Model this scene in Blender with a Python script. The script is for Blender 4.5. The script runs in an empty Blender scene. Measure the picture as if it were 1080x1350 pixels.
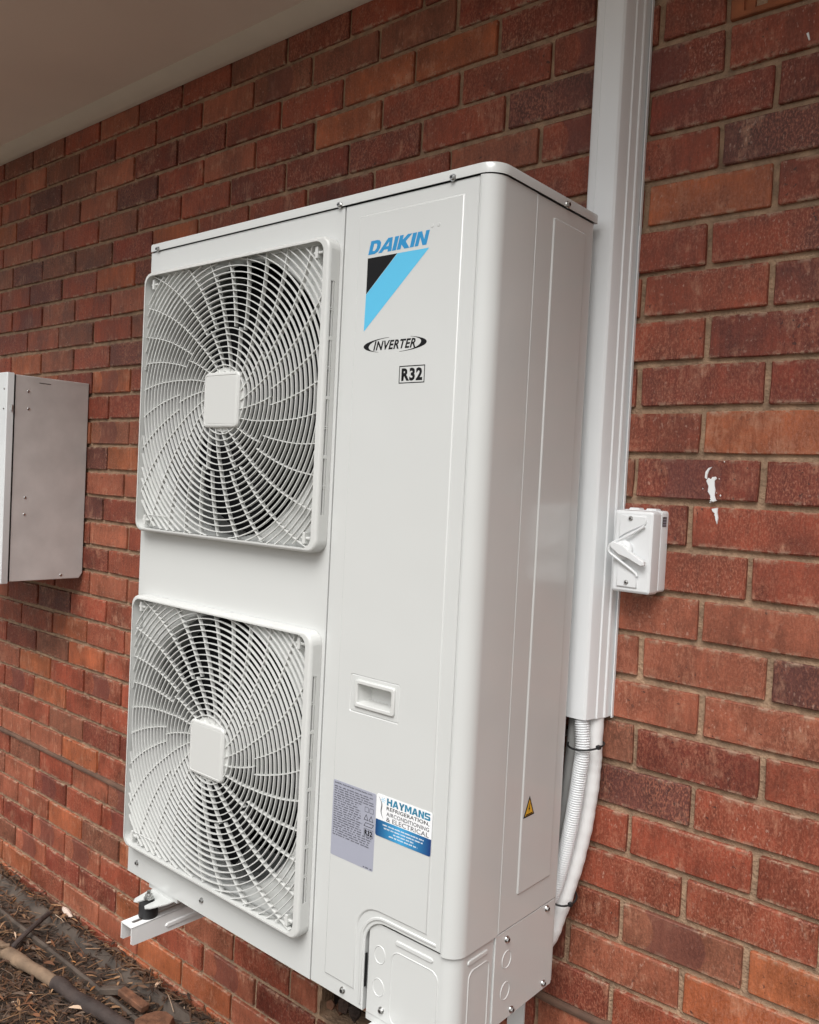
import bpy, bmesh, math, random
from mathutils import Vector, Matrix
from mathutils.geometry import tessellate_polygon
R = math.radians
rnd = random.Random(7)
scene = bpy.context.scene
COL = scene.collection

# ------------------------------------------------------------------ camera
CAM = Vector((1.7443, -1.1085, 0.9389)); YAW, PIT, ROL = -0.7005, -0.0335, 0.0497
FPX = 1124.69
fw = Vector((math.sin(YAW)*math.cos(PIT), math.cos(YAW)*math.cos(PIT), math.sin(PIT)))
rt = Vector((math.cos(YAW), -math.sin(YAW), 0)); up = rt.cross(fw)
r2 = math.cos(ROL)*rt + math.sin(ROL)*up; u2 = -math.sin(ROL)*rt + math.cos(ROL)*up
cd = bpy.data.cameras.new('camera'); cam = bpy.data.objects.new('camera', cd); COL.objects.link(cam)
m = Matrix((r2, u2, -fw)).transposed().to_4x4(); m.translation = CAM
cam.matrix_world = m
cd.sensor_fit = 'HORIZONTAL'; cd.sensor_width = 36; cd.lens = 36*FPX/1080
cd.clip_start = 0.05; cd.clip_end = 600
scene.camera = cam
scene.cycles.max_bounces = 6; scene.cycles.diffuse_bounces = 4; scene.cycles.glossy_bounces = 3

# ------------------------------------------------------------------ overcast sky, soft sun, exposure
SUN_EL, SUN_AZ = 53, 157           # azimuth clockwise from +Y (the wall faces 180)
w = bpy.data.worlds.new('World'); scene.world = w; w.use_nodes = True
nt = w.node_tree; nt.nodes.clear()
sky = nt.nodes.new('ShaderNodeTexSky'); sky.sky_type = 'NISHITA'; sky.sun_disc = False
sky.sun_elevation = R(SUN_EL); sky.sun_rotation = R(SUN_AZ); sky.air_density = 1.0; sky.dust_density = 4.0
hs = nt.nodes.new('ShaderNodeHueSaturation'); hs.inputs['Saturation'].default_value = 0.12
bg = nt.nodes.new('ShaderNodeBackground'); bg.inputs['Strength'].default_value = 0.075
wo = nt.nodes.new('ShaderNodeOutputWorld')
nt.links.new(sky.outputs[0], hs.inputs['Color']); nt.links.new(hs.outputs[0], bg.inputs[0]); nt.links.new(bg.outputs[0], wo.inputs[0])
sl = bpy.data.lights.new('sun', 'SUN'); sl.energy = 1.5; sl.angle = R(42); sl.color = (1.0, 0.985, 0.965)
so = bpy.data.objects.new('sun', sl); COL.objects.link(so)
az, el = R(SUN_AZ), R(SUN_EL)
sd = Vector((math.sin(az)*math.cos(el), math.cos(az)*math.cos(el), math.sin(el)))
so.rotation_euler = (-sd).to_track_quat('-Z', 'Y').to_euler(); so.location = (1, -5, 6)
vs = scene.view_settings
vs.view_transform = 'Standard'; vs.look = 'None'; vs.exposure = 0.93; vs.gamma = 1.0

# ------------------------------------------------------------------ main dimensions (metres)
W, H, D = 0.955, 1.455, 0.32        # the outdoor unit: front at y=0, left edge x=0, underside z=0
YW = 0.4234                         # face of the brick wall
GZ = -0.65                          # soil level
Z0, COURSE, MOD = 1.7891, 0.086, 0.2378

# ------------------------------------------------------------------ materials
def mat(name, col, rough=0.5, metal=0.0, bump=0.0, bscale=60, var=0.0, vscale=8, spec=None, coat=0.0, dist=0.002):
    m = bpy.data.materials.new(name); m.use_nodes = True
    n = m.node_tree.nodes; l = m.node_tree.links; b = n['Principled BSDF']
    b.inputs['Base Color'].default_value = (*col, 1); b.inputs['Roughness'].default_value = rough
    b.inputs['Metallic'].default_value = metal
    if spec is not None: b.inputs['Specular IOR Level'].default_value = spec
    if coat: b.inputs['Coat Weight'].default_value = coat; b.inputs['Coat Roughness'].default_value = 0.1
    g = n.new('ShaderNodeNewGeometry')
    if var:
        t = n.new('ShaderNodeTexNoise'); t.inputs['Scale'].default_value = vscale; t.inputs['Detail'].default_value = 6
        l.new(g.outputs['Position'], t.inputs['Vector'])
        mx = n.new('ShaderNodeMix'); mx.data_type = 'RGBA'; mx.blend_type = 'MULTIPLY'; mx.inputs[0].default_value = 1
        cr = n.new('ShaderNodeMapRange'); cr.inputs[1].default_value = 0.3; cr.inputs[2].default_value = 0.7
        cr.inputs[3].default_value = 1-var; cr.inputs[4].default_value = 1+var*0.6
        l.new(t.outputs['Fac'], cr.inputs[0]); mx.inputs[6].default_value = (*col, 1); l.new(cr.outputs[0], mx.inputs[7])
        l.new(mx.outputs[2], b.inputs['Base Color'])
        rr = n.new('ShaderNodeMapRange'); rr.inputs[1].default_value = 0.3; rr.inputs[2].default_value = 0.7
        rr.inputs[3].default_value = max(rough-0.08, 0.05); rr.inputs[4].default_value = min(rough+0.1, 1)
        l.new(t.outputs['Fac'], rr.inputs[0]); l.new(rr.outputs[0], b.inputs['Roughness'])
    if bump:
        t2 = n.new('ShaderNodeTexNoise'); t2.inputs['Scale'].default_value = bscale; t2.inputs['Detail'].default_value = 4
        l.new(g.outputs['Position'], t2.inputs['Vector'])
        bp = n.new('ShaderNodeBump'); bp.inputs['Strength'].default_value = bump; bp.inputs['Distance'].default_value = dist
        l.new(t2.outputs['Fac'], bp.inputs['Height']); l.new(bp.outputs[0], b.inputs['Normal'])
    return m

def attr_mat(name, rough=0.8, attr='tint', bump=0.3):
    m = mat(name, (.5, .5, .5), rough, bump=bump, bscale=150)
    n = m.node_tree.nodes; a = n.new('ShaderNodeAttribute'); a.attribute_name = attr
    m.node_tree.links.new(a.outputs['Color'], n['Principled BSDF'].inputs['Base Color'])
    return m

def brick_material(name, from_object):
    m = bpy.data.materials.new(name); m.use_nodes = True
    n = m.node_tree.nodes; l = m.node_tree.links; b = n['Principled BSDF']
    g = n.new('ShaderNodeNewGeometry')
    if from_object:
        src = n.new('ShaderNodeObjectInfo'); csock = src.outputs['Color']; rsock = src.outputs['Random']
    else:
        src = n.new('ShaderNodeAttribute'); src.attribute_name = 'tint'; csock = src.outputs['Color']; rsock = g.outputs['Random Per Island']
    def noise(scale, detail=5, rough=0.6, sc=(1, 1, 1), vec=None):
        mp = n.new('ShaderNodeMapping'); mp.inputs['Scale'].default_value = sc
        l.new(vec or g.outputs['Position'], mp.inputs['Vector'])
        t = n.new('ShaderNodeTexNoise'); t.inputs['Scale'].default_value = scale; t.inputs['Detail'].default_value = detail
        t.inputs['Roughness'].default_value = rough; l.new(mp.outputs[0], t.inputs['Vector']); return t.outputs['Fac']
    def ramp(s, a, c, lo, hi):
        r = n.new('ShaderNodeMapRange'); r.inputs[1].default_value = a; r.inputs[2].default_value = c
        r.inputs[3].default_value = lo; r.inputs[4].default_value = hi; l.new(s, r.inputs[0]); return r.outputs[0]
    def mix(blend, fac, a, c):
        x = n.new('ShaderNodeMix'); x.data_type = 'RGBA'; x.blend_type = blend
        if isinstance(fac, float): x.inputs[0].default_value = fac
        else: l.new(fac, x.inputs[0])
        for s, i in ((a, 6), (c, 7)):
            if isinstance(s, tuple): x.inputs[i].default_value = s
            else: l.new(s, x.inputs[i])
        return x.outputs[2]
    def mul(a, c):
        x = n.new('ShaderNodeMath'); x.operation = 'MULTIPLY'
        for s, i in ((a, 0), (c, 1)):
            if isinstance(s, float): x.inputs[i].default_value = s
            else: l.new(s, x.inputs[i])
        return x.outputs[0]
    # every brick samples its own patch of noise
    off = n.new('ShaderNodeVectorMath'); off.operation = 'SCALE'; off.inputs[0].default_value = (31, 17, 23); l.new(rsock, off.inputs['Scale'])
    add = n.new('ShaderNodeVectorMath'); add.operation = 'ADD'; l.new(g.outputs['Position'], add.inputs[0]); l.new(off.outputs[0], add.inputs[1])
    P = add.outputs[0]
    cloud = noise(9, 4, 0.62, vec=P)                       # blotches
    streak = noise(60, 4, 0.7, (1.6, 1, 0.35), P)          # wire-cut drag, upright
    fine = noise(330, 3, 0.7, (1, 1, 0.7), P)
    worm = noise(260, 3, 0.7, (1.2, 1, 0.6), P)
    col = mix('MULTIPLY', 1.0, csock, ramp(cloud, 0.3, 0.7, 0.55, 1.3))
    col = mix('MULTIPLY', 0.75, col, ramp(streak, 0.3, 0.7, 0.62, 1.25))
    col = mix('MULTIPLY', 0.6, col, ramp(fine, 0.3, 0.7, 0.7, 1.25))
    wm = mul(ramp(worm, 0.47, 0.63, 0.0, 0.75), ramp(noise(6, 2, 0.5, vec=P), 0.36, 0.62, 0.2, 1.0))
    col = mix('MIX', wm, col, (0.40, 0.145, 0.085, 1))
    # pale bloom in patches, fine salt specks
    patch = mul(ramp(noise(14, 5, 0.7, vec=P), 0.53, 0.70, 0.0, 1.0), ramp(streak, 0.42, 0.66, 0.0, 0.8))
    col = mix('MIX', patch, col, (0.50, 0.27, 0.17, 1))
    sp = mul(ramp(noise(190, 2, 0.5, (1, 1, 0.55), P), 0.64, 0.72, 0.0, 0.4), ramp(noise(5, 3, vec=P), 0.42, 0.6, 0.15, 1.0))
    col = mix('MIX', sp, col, (0.58, 0.40, 0.31, 1))
    dk = mul(ramp(noise(120, 2, 0.5, vec=P), 0.66, 0.71, 0.0, 0.8), ramp(noise(7, 3, vec=P), 0.48, 0.6, 0.0, 1.0))
    col = mix('MIX', dk, col, (0.05, 0.02, 0.016, 1))
    # mortar smears near the edges of the face
    if from_object:
        tc = n.new('ShaderNodeTexCoord'); sx = n.new('ShaderNodeSeparateXYZ'); l.new(tc.outputs['Object'], sx.inputs[0])
        ab = n.new('ShaderNodeMath'); ab.operation = 'ABSOLUTE'; l.new(sx.outputs['Z'], ab.inputs[0])
        az_ = ramp(ab.outputs[0], 0.028, 0.0375, 0.0, 1.0)
        sm = mul(az_, ramp(noise(38, 5, 0.75, vec=P), 0.50, 0.60, 0.0, 0.85))
        col = mix('MIX', sm, col, (0.42, 0.29, 0.20, 1))
        # kiss mark: darker fired patch with a bowed edge on some bricks
        sq = mul(sx.outputs['Z'], sx.outputs['Z']); bow = mul(sq, 14.0)
        xx = n.new('ShaderNodeMath'); xx.operation = 'ADD'; l.new(sx.outputs['X'], xx.inputs[0]); l.new(bow, xx.inputs[1])
        ax = n.new('ShaderNodeMath'); ax.operation = 'ABSOLUTE'; l.new(xx.outputs[0], ax.inputs[0])
        km = mul(ramp(ax.outputs[0], 0.048, 0.052, 1.0, 0.0), ramp(rsock, 0.93, 0.935, 0.0, 0.5))
        col = mix('MIX', km, col, (0.12, 0.035, 0.03, 1))
    l.new(col, b.inputs['Base Color'])
    l.new(ramp(cloud, 0.3, 0.7, 0.48, 0.72), b.inputs['Roughness'])
    hsum = n.new('ShaderNodeMath'); hsum.operation = 'ADD'; l.new(mul(streak, 1.0), hsum.inputs[0]); l.new(mul(worm, 1.1), hsum.inputs[1])
    bp = n.new('ShaderNodeBump'); bp.inputs['Strength'].default_value = 0.7; bp.inputs['Distance'].default_value = 0.0022
    l.new(hsum.outputs[0], bp.inputs['Height'])
    l.new(bp.outputs[0], b.inputs['Normal'])
    return m

M = {}
M['paint'] = mat('ivory enamel', (0.605, 0.615, 0.600), 0.25, bump=0.03, bscale=420, dist=0.0006, coat=0.5)
def wavy(m, scale=5, dist=0.0012):
    n = m.node_tree.nodes; l = m.node_tree.links; b = n['Principled BSDF']; g = n.new('ShaderNodeNewGeometry')
    t = n.new('ShaderNodeTexNoise'); t.inputs['Scale'].default_value = scale; t.inputs['Detail'].default_value = 1; l.new(g.outputs['Position'], t.inputs['Vector'])
    bp = n.new('ShaderNodeBump'); bp.inputs['Strength'].default_value = 0.5; bp.inputs['Distance'].default_value = dist; l.new(t.outputs['Fac'], bp.inputs['Height'])
    old = b.inputs['Normal'].links[0].from_node if b.inputs['Normal'].links else None
    if old: l.new(bp.outputs[0], old.inputs['Normal'])
    else: l.new(bp.outputs[0], b.inputs['Normal'])
wavy(M['paint'], 6, 0.004)
M['plastic'] = mat('ivory plastic', (0.60, 0.605, 0.585), 0.34, bump=0.03, bscale=500, dist=0.0005)
M['pvc'] = mat('white pvc', (0.79, 0.805, 0.81), 0.30)
M['white_paint'] = mat('white powder coat', (0.82, 0.82, 0.81), 0.42, bump=0.05, bscale=600, dist=0.0004)
M['foam'] = mat('white pipe insulation', (0.84, 0.84, 0.83), 0.62, bump=0.35, bscale=210, dist=0.0012)
M['dark'] = mat('recess shade black', (0.008, 0.008, 0.009), 0.8, spec=0.05)  # near-black stands for shade inside the casing and behind openings
M['inner'] = mat('shade-dark inner sheet', (0.03, 0.03, 0.03), 0.7)  # sheet metal coloured near-black for the unlit casing interior
M['fan'] = mat('shade-dark fan blade', (0.008, 0.008, 0.009), 0.6, spec=0.08)  # blades blackened, the shade behind the grille is in their colour
M['rubber'] = mat('black rubber', (0.016, 0.016, 0.017), 0.55)
M['steel'] = mat('zinc steel', (0.55, 0.55, 0.54), 0.28, 1.0, var=0.2, vscale=90)
M['black'] = mat('black print', (0.008, 0.008, 0.009), 0.5, spec=0.2)
M['blue'] = mat('logo blue print', (0.02, 0.26, 0.54), 0.42)
M['cyan'] = mat('logo light blue print', (0.10, 0.50, 0.76), 0.28)
M['label'] = mat('silver grey label', (0.36, 0.37, 0.44), 0.42)
M['print'] = mat('grey label print', (0.07, 0.07, 0.085), 0.5)
M['whitevinyl'] = mat('white vinyl', (0.84, 0.85, 0.86), 0.3)
M['teal'] = mat('teal print', (0.03, 0.22, 0.36), 0.35, var=0.5, vscale=60)
M['greyprint'] = mat('grey print', (0.10, 0.10, 0.11), 0.4)
M['yellow'] = mat('warning yellow', (0.72, 0.40, 0.03), 0.45)
M['soffit'] = mat('soffit paint', (0.78, 0.67, 0.575), 0.75, bump=0.1, bscale=30, var=0.06, vscale=2)
M['mould'] = mat('moulding paint', (0.56, 0.49, 0.41), 0.6, var=0.06, vscale=6)
M['box'] = mat('weathered grey box paint', (0.60, 0.57, 0.55), 0.68, bump=0.15, bscale=70, var=0.09, vscale=14)
M['boxdoor'] = mat('pale door paint', (0.72, 0.74, 0.74), 0.45, var=0.05, vscale=6)
M['mortar'] = mat('tan mortar', (0.38, 0.25, 0.16), 0.95, bump=1.0, bscale=150, var=0.40, vscale=30, dist=0.005)
M['dpc'] = mat('damp course', (0.13, 0.072, 0.048), 0.85, bump=0.5, bscale=90, var=0.3, vscale=20)
M['brick'] = brick_material('fired brick', True)
M['brick_rest'] = brick_material('fired brick far', False)
M['terracotta'] = mat('terracotta', (0.30, 0.095, 0.038), 0.8, bump=0.5, bscale=120, var=0.35, vscale=30)
M['rust'] = mat('brown timber', (0.17, 0.075, 0.04), 0.85, bump=0.8, bscale=90, var=0.5, vscale=35, dist=0.004)
M['cavity_shade'] = mat('wall cavity', (0.05, 0.03, 0.022), 0.95, bump=1.0, bscale=60, var=0.5, vscale=30, dist=0.01)  # dark brown puts the shade deep in the hole into the colour
M['splash'] = mat('white paint splash', (0.85, 0.86, 0.86), 0.5)
M['soil'] = mat('dark soil', (0.055, 0.036, 0.024), 0.95, bump=1.0, bscale=55, var=0.55, vscale=14, dist=0.02)
M['litter'] = attr_mat('leaf litter', 0.8)
M['channel'] = mat('weathered metal track', (0.075, 0.056, 0.043), 0.7, bump=0.8, bscale=45, var=0.6, vscale=12, dist=0.004)
M['branch'] = mat('bare branch', (0.23, 0.155, 0.10), 0.85, bump=0.9, bscale=70, var=0.4, vscale=16, dist=0.004)
M['branch_dark'] = mat('dark wet branch', (0.05, 0.035, 0.03), 0.75, bump=0.8, bscale=80, var=0.4, vscale=20, dist=0.003)
M['roof'] = mat('unseen roof slab', (0.12, 0.09, 0.08), 0.8)
M['fascia'] = mat('fascia paint', (0.6, 0.58, 0.52), 0.5)

def gradient_x(name, x0, x1, c0, cm, c1, rough=0.3):          # printed blue fade across a vinyl sticker
    m = mat(name, c0, rough); n = m.node_tree.nodes; l = m.node_tree.links
    g = n.new('ShaderNodeNewGeometry'); s = n.new('ShaderNodeSeparateXYZ'); l.new(g.outputs['Position'], s.inputs[0])
    r = n.new('ShaderNodeMapRange'); r.inputs[1].default_value = x0; r.inputs[2].default_value = x1; l.new(s.outputs['X'], r.inputs[0])
    c = n.new('ShaderNodeValToRGB'); e = c.color_ramp.elements
    e[0].color = (*c0, 1); e[1].color = (*c1, 1); k = e.new(0.45); k.color = (*cm, 1)
    l.new(r.outputs[0], c.inputs[0]); l.new(c.outputs[0], n['Principled BSDF'].inputs['Base Color']); return m
M['bluefade'] = gradient_x('printed blue fade', 0.77, 0.895, (0.006, 0.045, 0.16), (0.05, 0.36, 0.66), (0.008, 0.035, 0.16))

# ------------------------------------------------------------------ object helpers
def finish(bm, name, material, ang=35, smooth=True, recalc=True):
    if recalc: bmesh.ops.recalc_face_normals(bm, faces=bm.faces)
    if smooth:
        lim = R(ang)
        fl_ = bm.faces.layers.int.get('flat')
        for f in bm.faces: f.smooth = not (fl_ and f[fl_])
        for e in bm.edges:
            if len(e.link_faces) == 2 and e.calc_face_angle(0) > lim: e.smooth = False
    me = bpy.data.meshes.new(name); bm.to_mesh(me); bm.free()
    if material is not None: me.materials.append(M[material] if isinstance(material, str) else material)
    return me
ORG = {}
def tag(o, label=None, cat=None, group=None, kind=None):
    if label: o['label'] = label
    if cat: o['category'] = cat
    if group: o['group'] = group
    if kind: o['kind'] = kind
    return o
def thing(name, loc, label, cat, group=None):
    o = bpy.data.objects.new(name, None); COL.objects.link(o); o.location = loc; o.empty_display_size = 0.05
    ORG[o] = Vector(loc); return tag(o, label, cat, group)
def part(name, bm, material, parent, ang=35, label=None, kind=None, smooth=True, loc=None):
    """bm in world coordinates -> child of parent"""
    org = ORG[parent]
    o_org = Vector(loc) if loc is not None else org
    bmesh.ops.translate(bm, verts=bm.verts, vec=-o_org)
    o = bpy.data.objects.new(name, finish(bm, name, material, ang, smooth)); COL.objects.link(o)
    o.parent = parent; o.location = o_org-org; ORG[o] = o_org
    return tag(o, label, kind=kind)
def solo(name, bm, material, loc, label=None, cat=None, group=None, kind=None, ang=35, smooth=True):
    bmesh.ops.translate(bm, verts=bm.verts, vec=-Vector(loc))
    o = bpy.data.objects.new(name, finish(bm, name, material, ang, smooth)); COL.objects.link(o); o.location = loc
    ORG[o] = Vector(loc); return tag(o, label, cat, group, kind)
def inst(name, me, parent, world, rot=None, scale=None):
    o = bpy.data.objects.new(name, me); COL.objects.link(o); o.parent = parent; o.location = Vector(world)-ORG[parent]
    if rot: o.rotation_euler = rot
    if scale: o.scale = scale
    ORG[o] = Vector(world); return o

FRONT = lambda u, v, h: (u, -h, v)            # u=x v=z, h out of the unit's front
SIDE = lambda u, v, h: (W+h, u, v)            # u=y v=z
WALL = lambda u, v, h: (u, YW-h, v)
TOP = lambda u, v, h: (u, v, h)

def rrect(x0, y0, x1, y1, r, n=4):
    out = []
    for cx, cy, a0 in ((x1-r, y1-r, 0), (x0+r, y1-r, 90), (x0+r, y0+r, 180), (x1-r, y0+r, 270)):
        for i in range(n+1):
            a = R(a0+90*i/n); out.append((cx+r*math.cos(a), cy+r*math.sin(a)))
    return out
def offset(loop, d):                           # inward for d>0 (counter-clockwise loops)
    n = len(loop); area = sum(loop[i][0]*loop[(i+1) % n][1]-loop[(i+1) % n][0]*loop[i][1] for i in range(n))
    s = 1 if area > 0 else -1; out = []
    for i in range(n):
        p0, p1, p2 = Vector(loop[i-1]), Vector(loop[i]), Vector(loop[(i+1) % n])
        e1 = (p1-p0); e2 = (p2-p1)
        if e1.length < 1e-9 or e2.length < 1e-9: out.append(tuple(p1)); continue
        e1.normalize(); e2.normalize()
        n1 = Vector((-e1.y, e1.x))*s; n2 = Vector((-e2.y, e2.x))*s
        b = n1+n2; k = max(b.length_squared/2, 0.3)
        out.append(tuple(p1+b*(d/k)))
    return out
def ring_faces(bm, a, b):
    n = len(a)
    for i in range(n):
        j = (i+1) % n
        try: bm.faces.new((a[i], a[j], b[j], b[i]))
        except ValueError: pass
def fill(bm, loops):
    lay_ = bm.faces.layers.int.get('flat') or bm.faces.layers.int.new('flat')
    flat = [v for lp in loops for v in lp]
    for t in tessellate_polygon([[v.co.copy() for v in lp] for lp in loops]):
        try: bm.faces.new([flat[i] for i in t])[lay_] = 1
        except ValueError: pass
def plate(bm, levels, holes=(), mp=FRONT, floor=False, cap=True, base=False):
    """levels [(loop,h),...] from base to top; top filled. holes [[(loop,h_top),(loop,h_bottom)...]]"""
    prev = None; first = None
    for loop, h in levels:
        vsl = [bm.verts.new(mp(u, v, h)) for u, v in loop]
        if prev: ring_faces(bm, prev, vsl)
        else: first = vsl
        prev = vsl
    hl = []
    for hole in holes:
        pv = None; f0 = None
        for loop, h in hole:
            vv = [bm.verts.new(mp(u, v, h)) for u, v in loop]
            if pv: ring_faces(bm, pv, vv)
            else: f0 = vv
            pv = vv
        hl.append(f0)
        if floor: bm.faces.new(pv)
    if cap: fill(bm, [prev]+hl)
    if base: bm.faces.new(first)
def slab(bm, loop, h0, h1, bev=0.0, mp=FRONT, base=True):
    if bev: plate(bm, [(loop, h0), (loop, h1-bev), (offset(loop, bev*0.35), h1-bev*0.3), (offset(loop, bev), h1)], mp=mp, base=base)
    else: plate(bm, [(loop, h0), (loop, h1)], mp=mp, base=base)
def box(bm, x0, y0, z0, x1, y1, z1, bev=0.0):
    lp = [(x0, y0), (x1, y0), (x1, y1), (x0, y1)]
    if bev:
        plate(bm, [(offset(lp, bev), z0), (lp, z0+bev), (lp, z1-bev), (offset(lp, bev), z1)], mp=TOP, base=True)
    else: plate(bm, [(lp, z0), (lp, z1)], mp=TOP, base=True)
def extrude_z(bm, prof, z0, z1, close=False, caps=False):
    a = [bm.verts.new((x, y, z0)) for x, y in prof]; b = [bm.verts.new((x, y, z1)) for x, y in prof]
    for i in range(len(prof)-(0 if close else 1)):
        j = (i+1) % len(prof); bm.faces.new((a[i], a[j], b[j], b[i]))
    if caps: bm.faces.new(a); bm.faces.new(b)
def extrude_x(bm, prof, x0, x1, caps=True, segs=1, jit=0.0):
    prev = None
    for s in range(segs+1):
        x = x0+(x1-x0)*s/segs; dy = rnd.uniform(-jit, jit); dz = rnd.uniform(-jit, jit)
        cur = [bm.verts.new((x, y+dy, z+dz)) for y, z in prof]
        if prev: ring_faces(bm, prev, cur)
        elif caps: bm.faces.new(cur)
        prev = cur
    if caps: bm.faces.new(prev)
def tube(bm, pts, rad, n=16, caps=True):
    pts = [Vector(p) for p in pts]; k = len(pts)
    rads = rad if isinstance(rad, (list, tuple)) else [rad]*k
    t0 = (pts[1]-pts[0]).normalized(); ref = Vector((0, 0, 1)) if abs(t0.z) < 0.9 else Vector((1, 0, 0))
    nrm = t0.cross(ref).normalized(); prev = None
    for i in range(k):
        t = (pts[min(i+1, k-1)]-pts[max(i-1, 0)]).normalized()
        nrm = (nrm-t*nrm.dot(t)).normalized(); bn = t.cross(nrm)
        cur = [bm.verts.new(pts[i]+(nrm*math.cos(2*math.pi*j/n)+bn*math.sin(2*math.pi*j/n))*rads[i]) for j in range(n)]
        if prev: ring_faces(bm, prev, cur)
        elif caps: bm.faces.new(cur)
        prev = cur
    if caps: bm.faces.new(prev)
def spline(pts, per=10):
    pts = [Vector(p) for p in pts]; out = []
    for i in range(len(pts)-1):
        p0, p1, p2, p3 = pts[max(i-1, 0)], pts[i], pts[i+1], pts[min(i+2, len(pts)-1)]
        for s in range(per):
            t = s/per; out.append(0.5*((2*p1)+(p2-p0)*t+(2*p0-5*p1+4*p2-p3)*t*t+(3*p1-p0-3*p2+p3)*t**3))
    out.append(pts[-1]); return out
def project(p):
    q = Vector(p)-CAM; d = q.dot(fw)
    if d < 0.05: return None
    return 540+FPX*q.dot(r2)/d, 675-FPX*q.dot(u2)/d
def unproject(u, v, y):                       # pixel of the survey photo -> point on an upright plane
    d = r2*((u-540)/FPX)+u2*((675-v)/FPX)+fw
    return CAM+d*((y-CAM.y)/d.y)
def text_mesh(s, x0, z0, x1, z1, h, mp, material, bold=0.0, shear=0.0):
    c = bpy.data.curves.new('lettering', 'FONT'); c.body = s; c.size = 1; c.offset = bold; c.shear = shear; c.resolution_u = 3; c.space_character = 1.0+bold*3.0
    o = bpy.data.objects.new('lettering', c); COL.objects.link(o)
    bpy.context.view_layer.update()
    me = bpy.data.meshes.new_from_object(o.evaluated_get(bpy.context.evaluated_depsgraph_get()))
    bpy.data.objects.remove(o); bpy.data.curves.remove(c)
    bm = bmesh.new(); bm.from_mesh(me); bpy.data.meshes.remove(me)
    xs = [v.co.x for v in bm.verts]; ys = [v.co.y for v in bm.verts]
    ax, bx, ay, by = min(xs), max(xs), min(ys), max(ys)
    for v in bm.verts:
        v.co = mp(x0+(v.co.x-ax)/(bx-ax)*(x1-x0), z0+(v.co.y-ay)/(by-ay)*(z1-z0), h)
    return bm
def flat(bm, loop, h, mp=FRONT, holes=()):
    fill(bm, [[bm.verts.new(mp(u, v, h)) for u, v in lp] for lp in (loop, *holes)])

# ------------------------------------------------------------------ ground
bm = bmesh.new()
from mathutils import noise as mnoise
NX, NY = 90, 60; gx0, gx1, gy0, gy1 = -3.2, 3.0, -3.6, 0.5
gv = []
for j in range(NY+1):
    row = []
    for i in range(NX+1):
        x = gx0+(gx1-gx0)*i/NX; y = gy0+(gy1-gy0)*j/NY
        e = min(i, NX-i, j, 8)/8.0
        z = GZ+e*(0.02*mnoise.noise((x*3, y*3, 0))+0.012*mnoise.noise((x*9, y*9, 3)))
        row.append(bm.verts.new((x, y, z)))
    gv.append(row)
for j in range(NY):
    for i in range(NX): bm.faces.new((gv[j][i], gv[j][i+1], gv[j+1][i+1], gv[j+1][i]))
B = 250
oc = [bm.verts.new(p) for p in ((-B, -B, GZ), (B, -B, GZ), (B, B, GZ), (-B, B, GZ))]
bm.faces.new([oc[0], oc[1]]+[v for v in reversed(gv[0])])
bm.faces.new([oc[1], oc[2]]+[gv[j][NX] for j in range(NY, -1, -1)])
bm.faces.new([oc[2], oc[3]]+gv[NY])
bm.faces.new([oc[3], oc[0]]+[gv[j][0] for j in range(NY+1)])
n_ = M['soil'].node_tree.nodes; l_ = M['soil'].node_tree.links; bs_ = n_['Principled BSDF']
old_ = bs_.inputs['Base Color'].links[0].from_socket
g_ = n_.new('ShaderNodeNewGeometry'); sp_ = n_.new('ShaderNodeSeparateXYZ'); l_.new(g_.outputs['Position'], sp_.inputs[0])
nz_ = n_.new('ShaderNodeTexNoise'); nz_.inputs['Scale'].default_value = 4; l_.new(g_.outputs['Position'], nz_.inputs['Vector'])
ad_ = n_.new('ShaderNodeMath'); ad_.operation = 'MULTIPLY_ADD'; ad_.inputs[1].default_value = 0.5; l_.new(nz_.outputs['Fac'], ad_.inputs[0]); l_.new(sp_.outputs['Y'], ad_.inputs[2])
mr_ = n_.new('ShaderNodeMapRange'); mr_.inputs[1].default_value = -0.45; mr_.inputs[2].default_value = -0.75; l_.new(ad_.outputs[0], mr_.inputs[0])
mx_ = n_.new('ShaderNodeMix'); mx_.data_type = 'RGBA'; l_.new(mr_.outputs[0], mx_.inputs[0]); l_.new(old_, mx_.inputs[6]); mx_.inputs[7].default_value = (0.18, 0.155, 0.125, 1)  # unseen outer ground made paler to bounce light onto the soffit
l_.new(mx_.outputs[2], bs_.inputs['Base Color'])
solo('ground', bm, 'soil', (0, 0, GZ), kind='structure')

# ------------------------------------------------------------------ eaves
bm = bmesh.new(); SZ = 2.150
box(bm, -4, -0.42, SZ, 4, YW+0.2, SZ+0.008)
sof = solo('soffit', bm, 'soffit', (0, 0, SZ), kind='structure')
bm = bmesh.new()
prof = [(YW-0.001, SZ-0.034), (YW-0.012, SZ-0.034), (YW-0.018, SZ-0.031), (YW-0.030, SZ-0.026), (YW-0.044, SZ-0.014), (YW-0.052, SZ-0.006), (YW-0.056, SZ-0.0005), (YW-0.001, SZ-0.0005)]
extrude_x(bm, prof, -4, 4)
part('cornice', bm, 'mould', sof)
bm = bmesh.new(); box(bm, -4, -0.445, SZ-0.03, 4, -0.4215, SZ+0.16, 0.002); part('fascia', bm, 'fascia', sof)
bm = bmesh.new()
extrude_x(bm, [(-0.48, SZ+0.165), (-0.48, SZ+0.19), (3.2, SZ+1.29), (3.2, SZ+1.265)], -4, 4); part('sky_block_roof', bm, 'roof', sof)  # out-of-view roof slab added to block sky light

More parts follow.
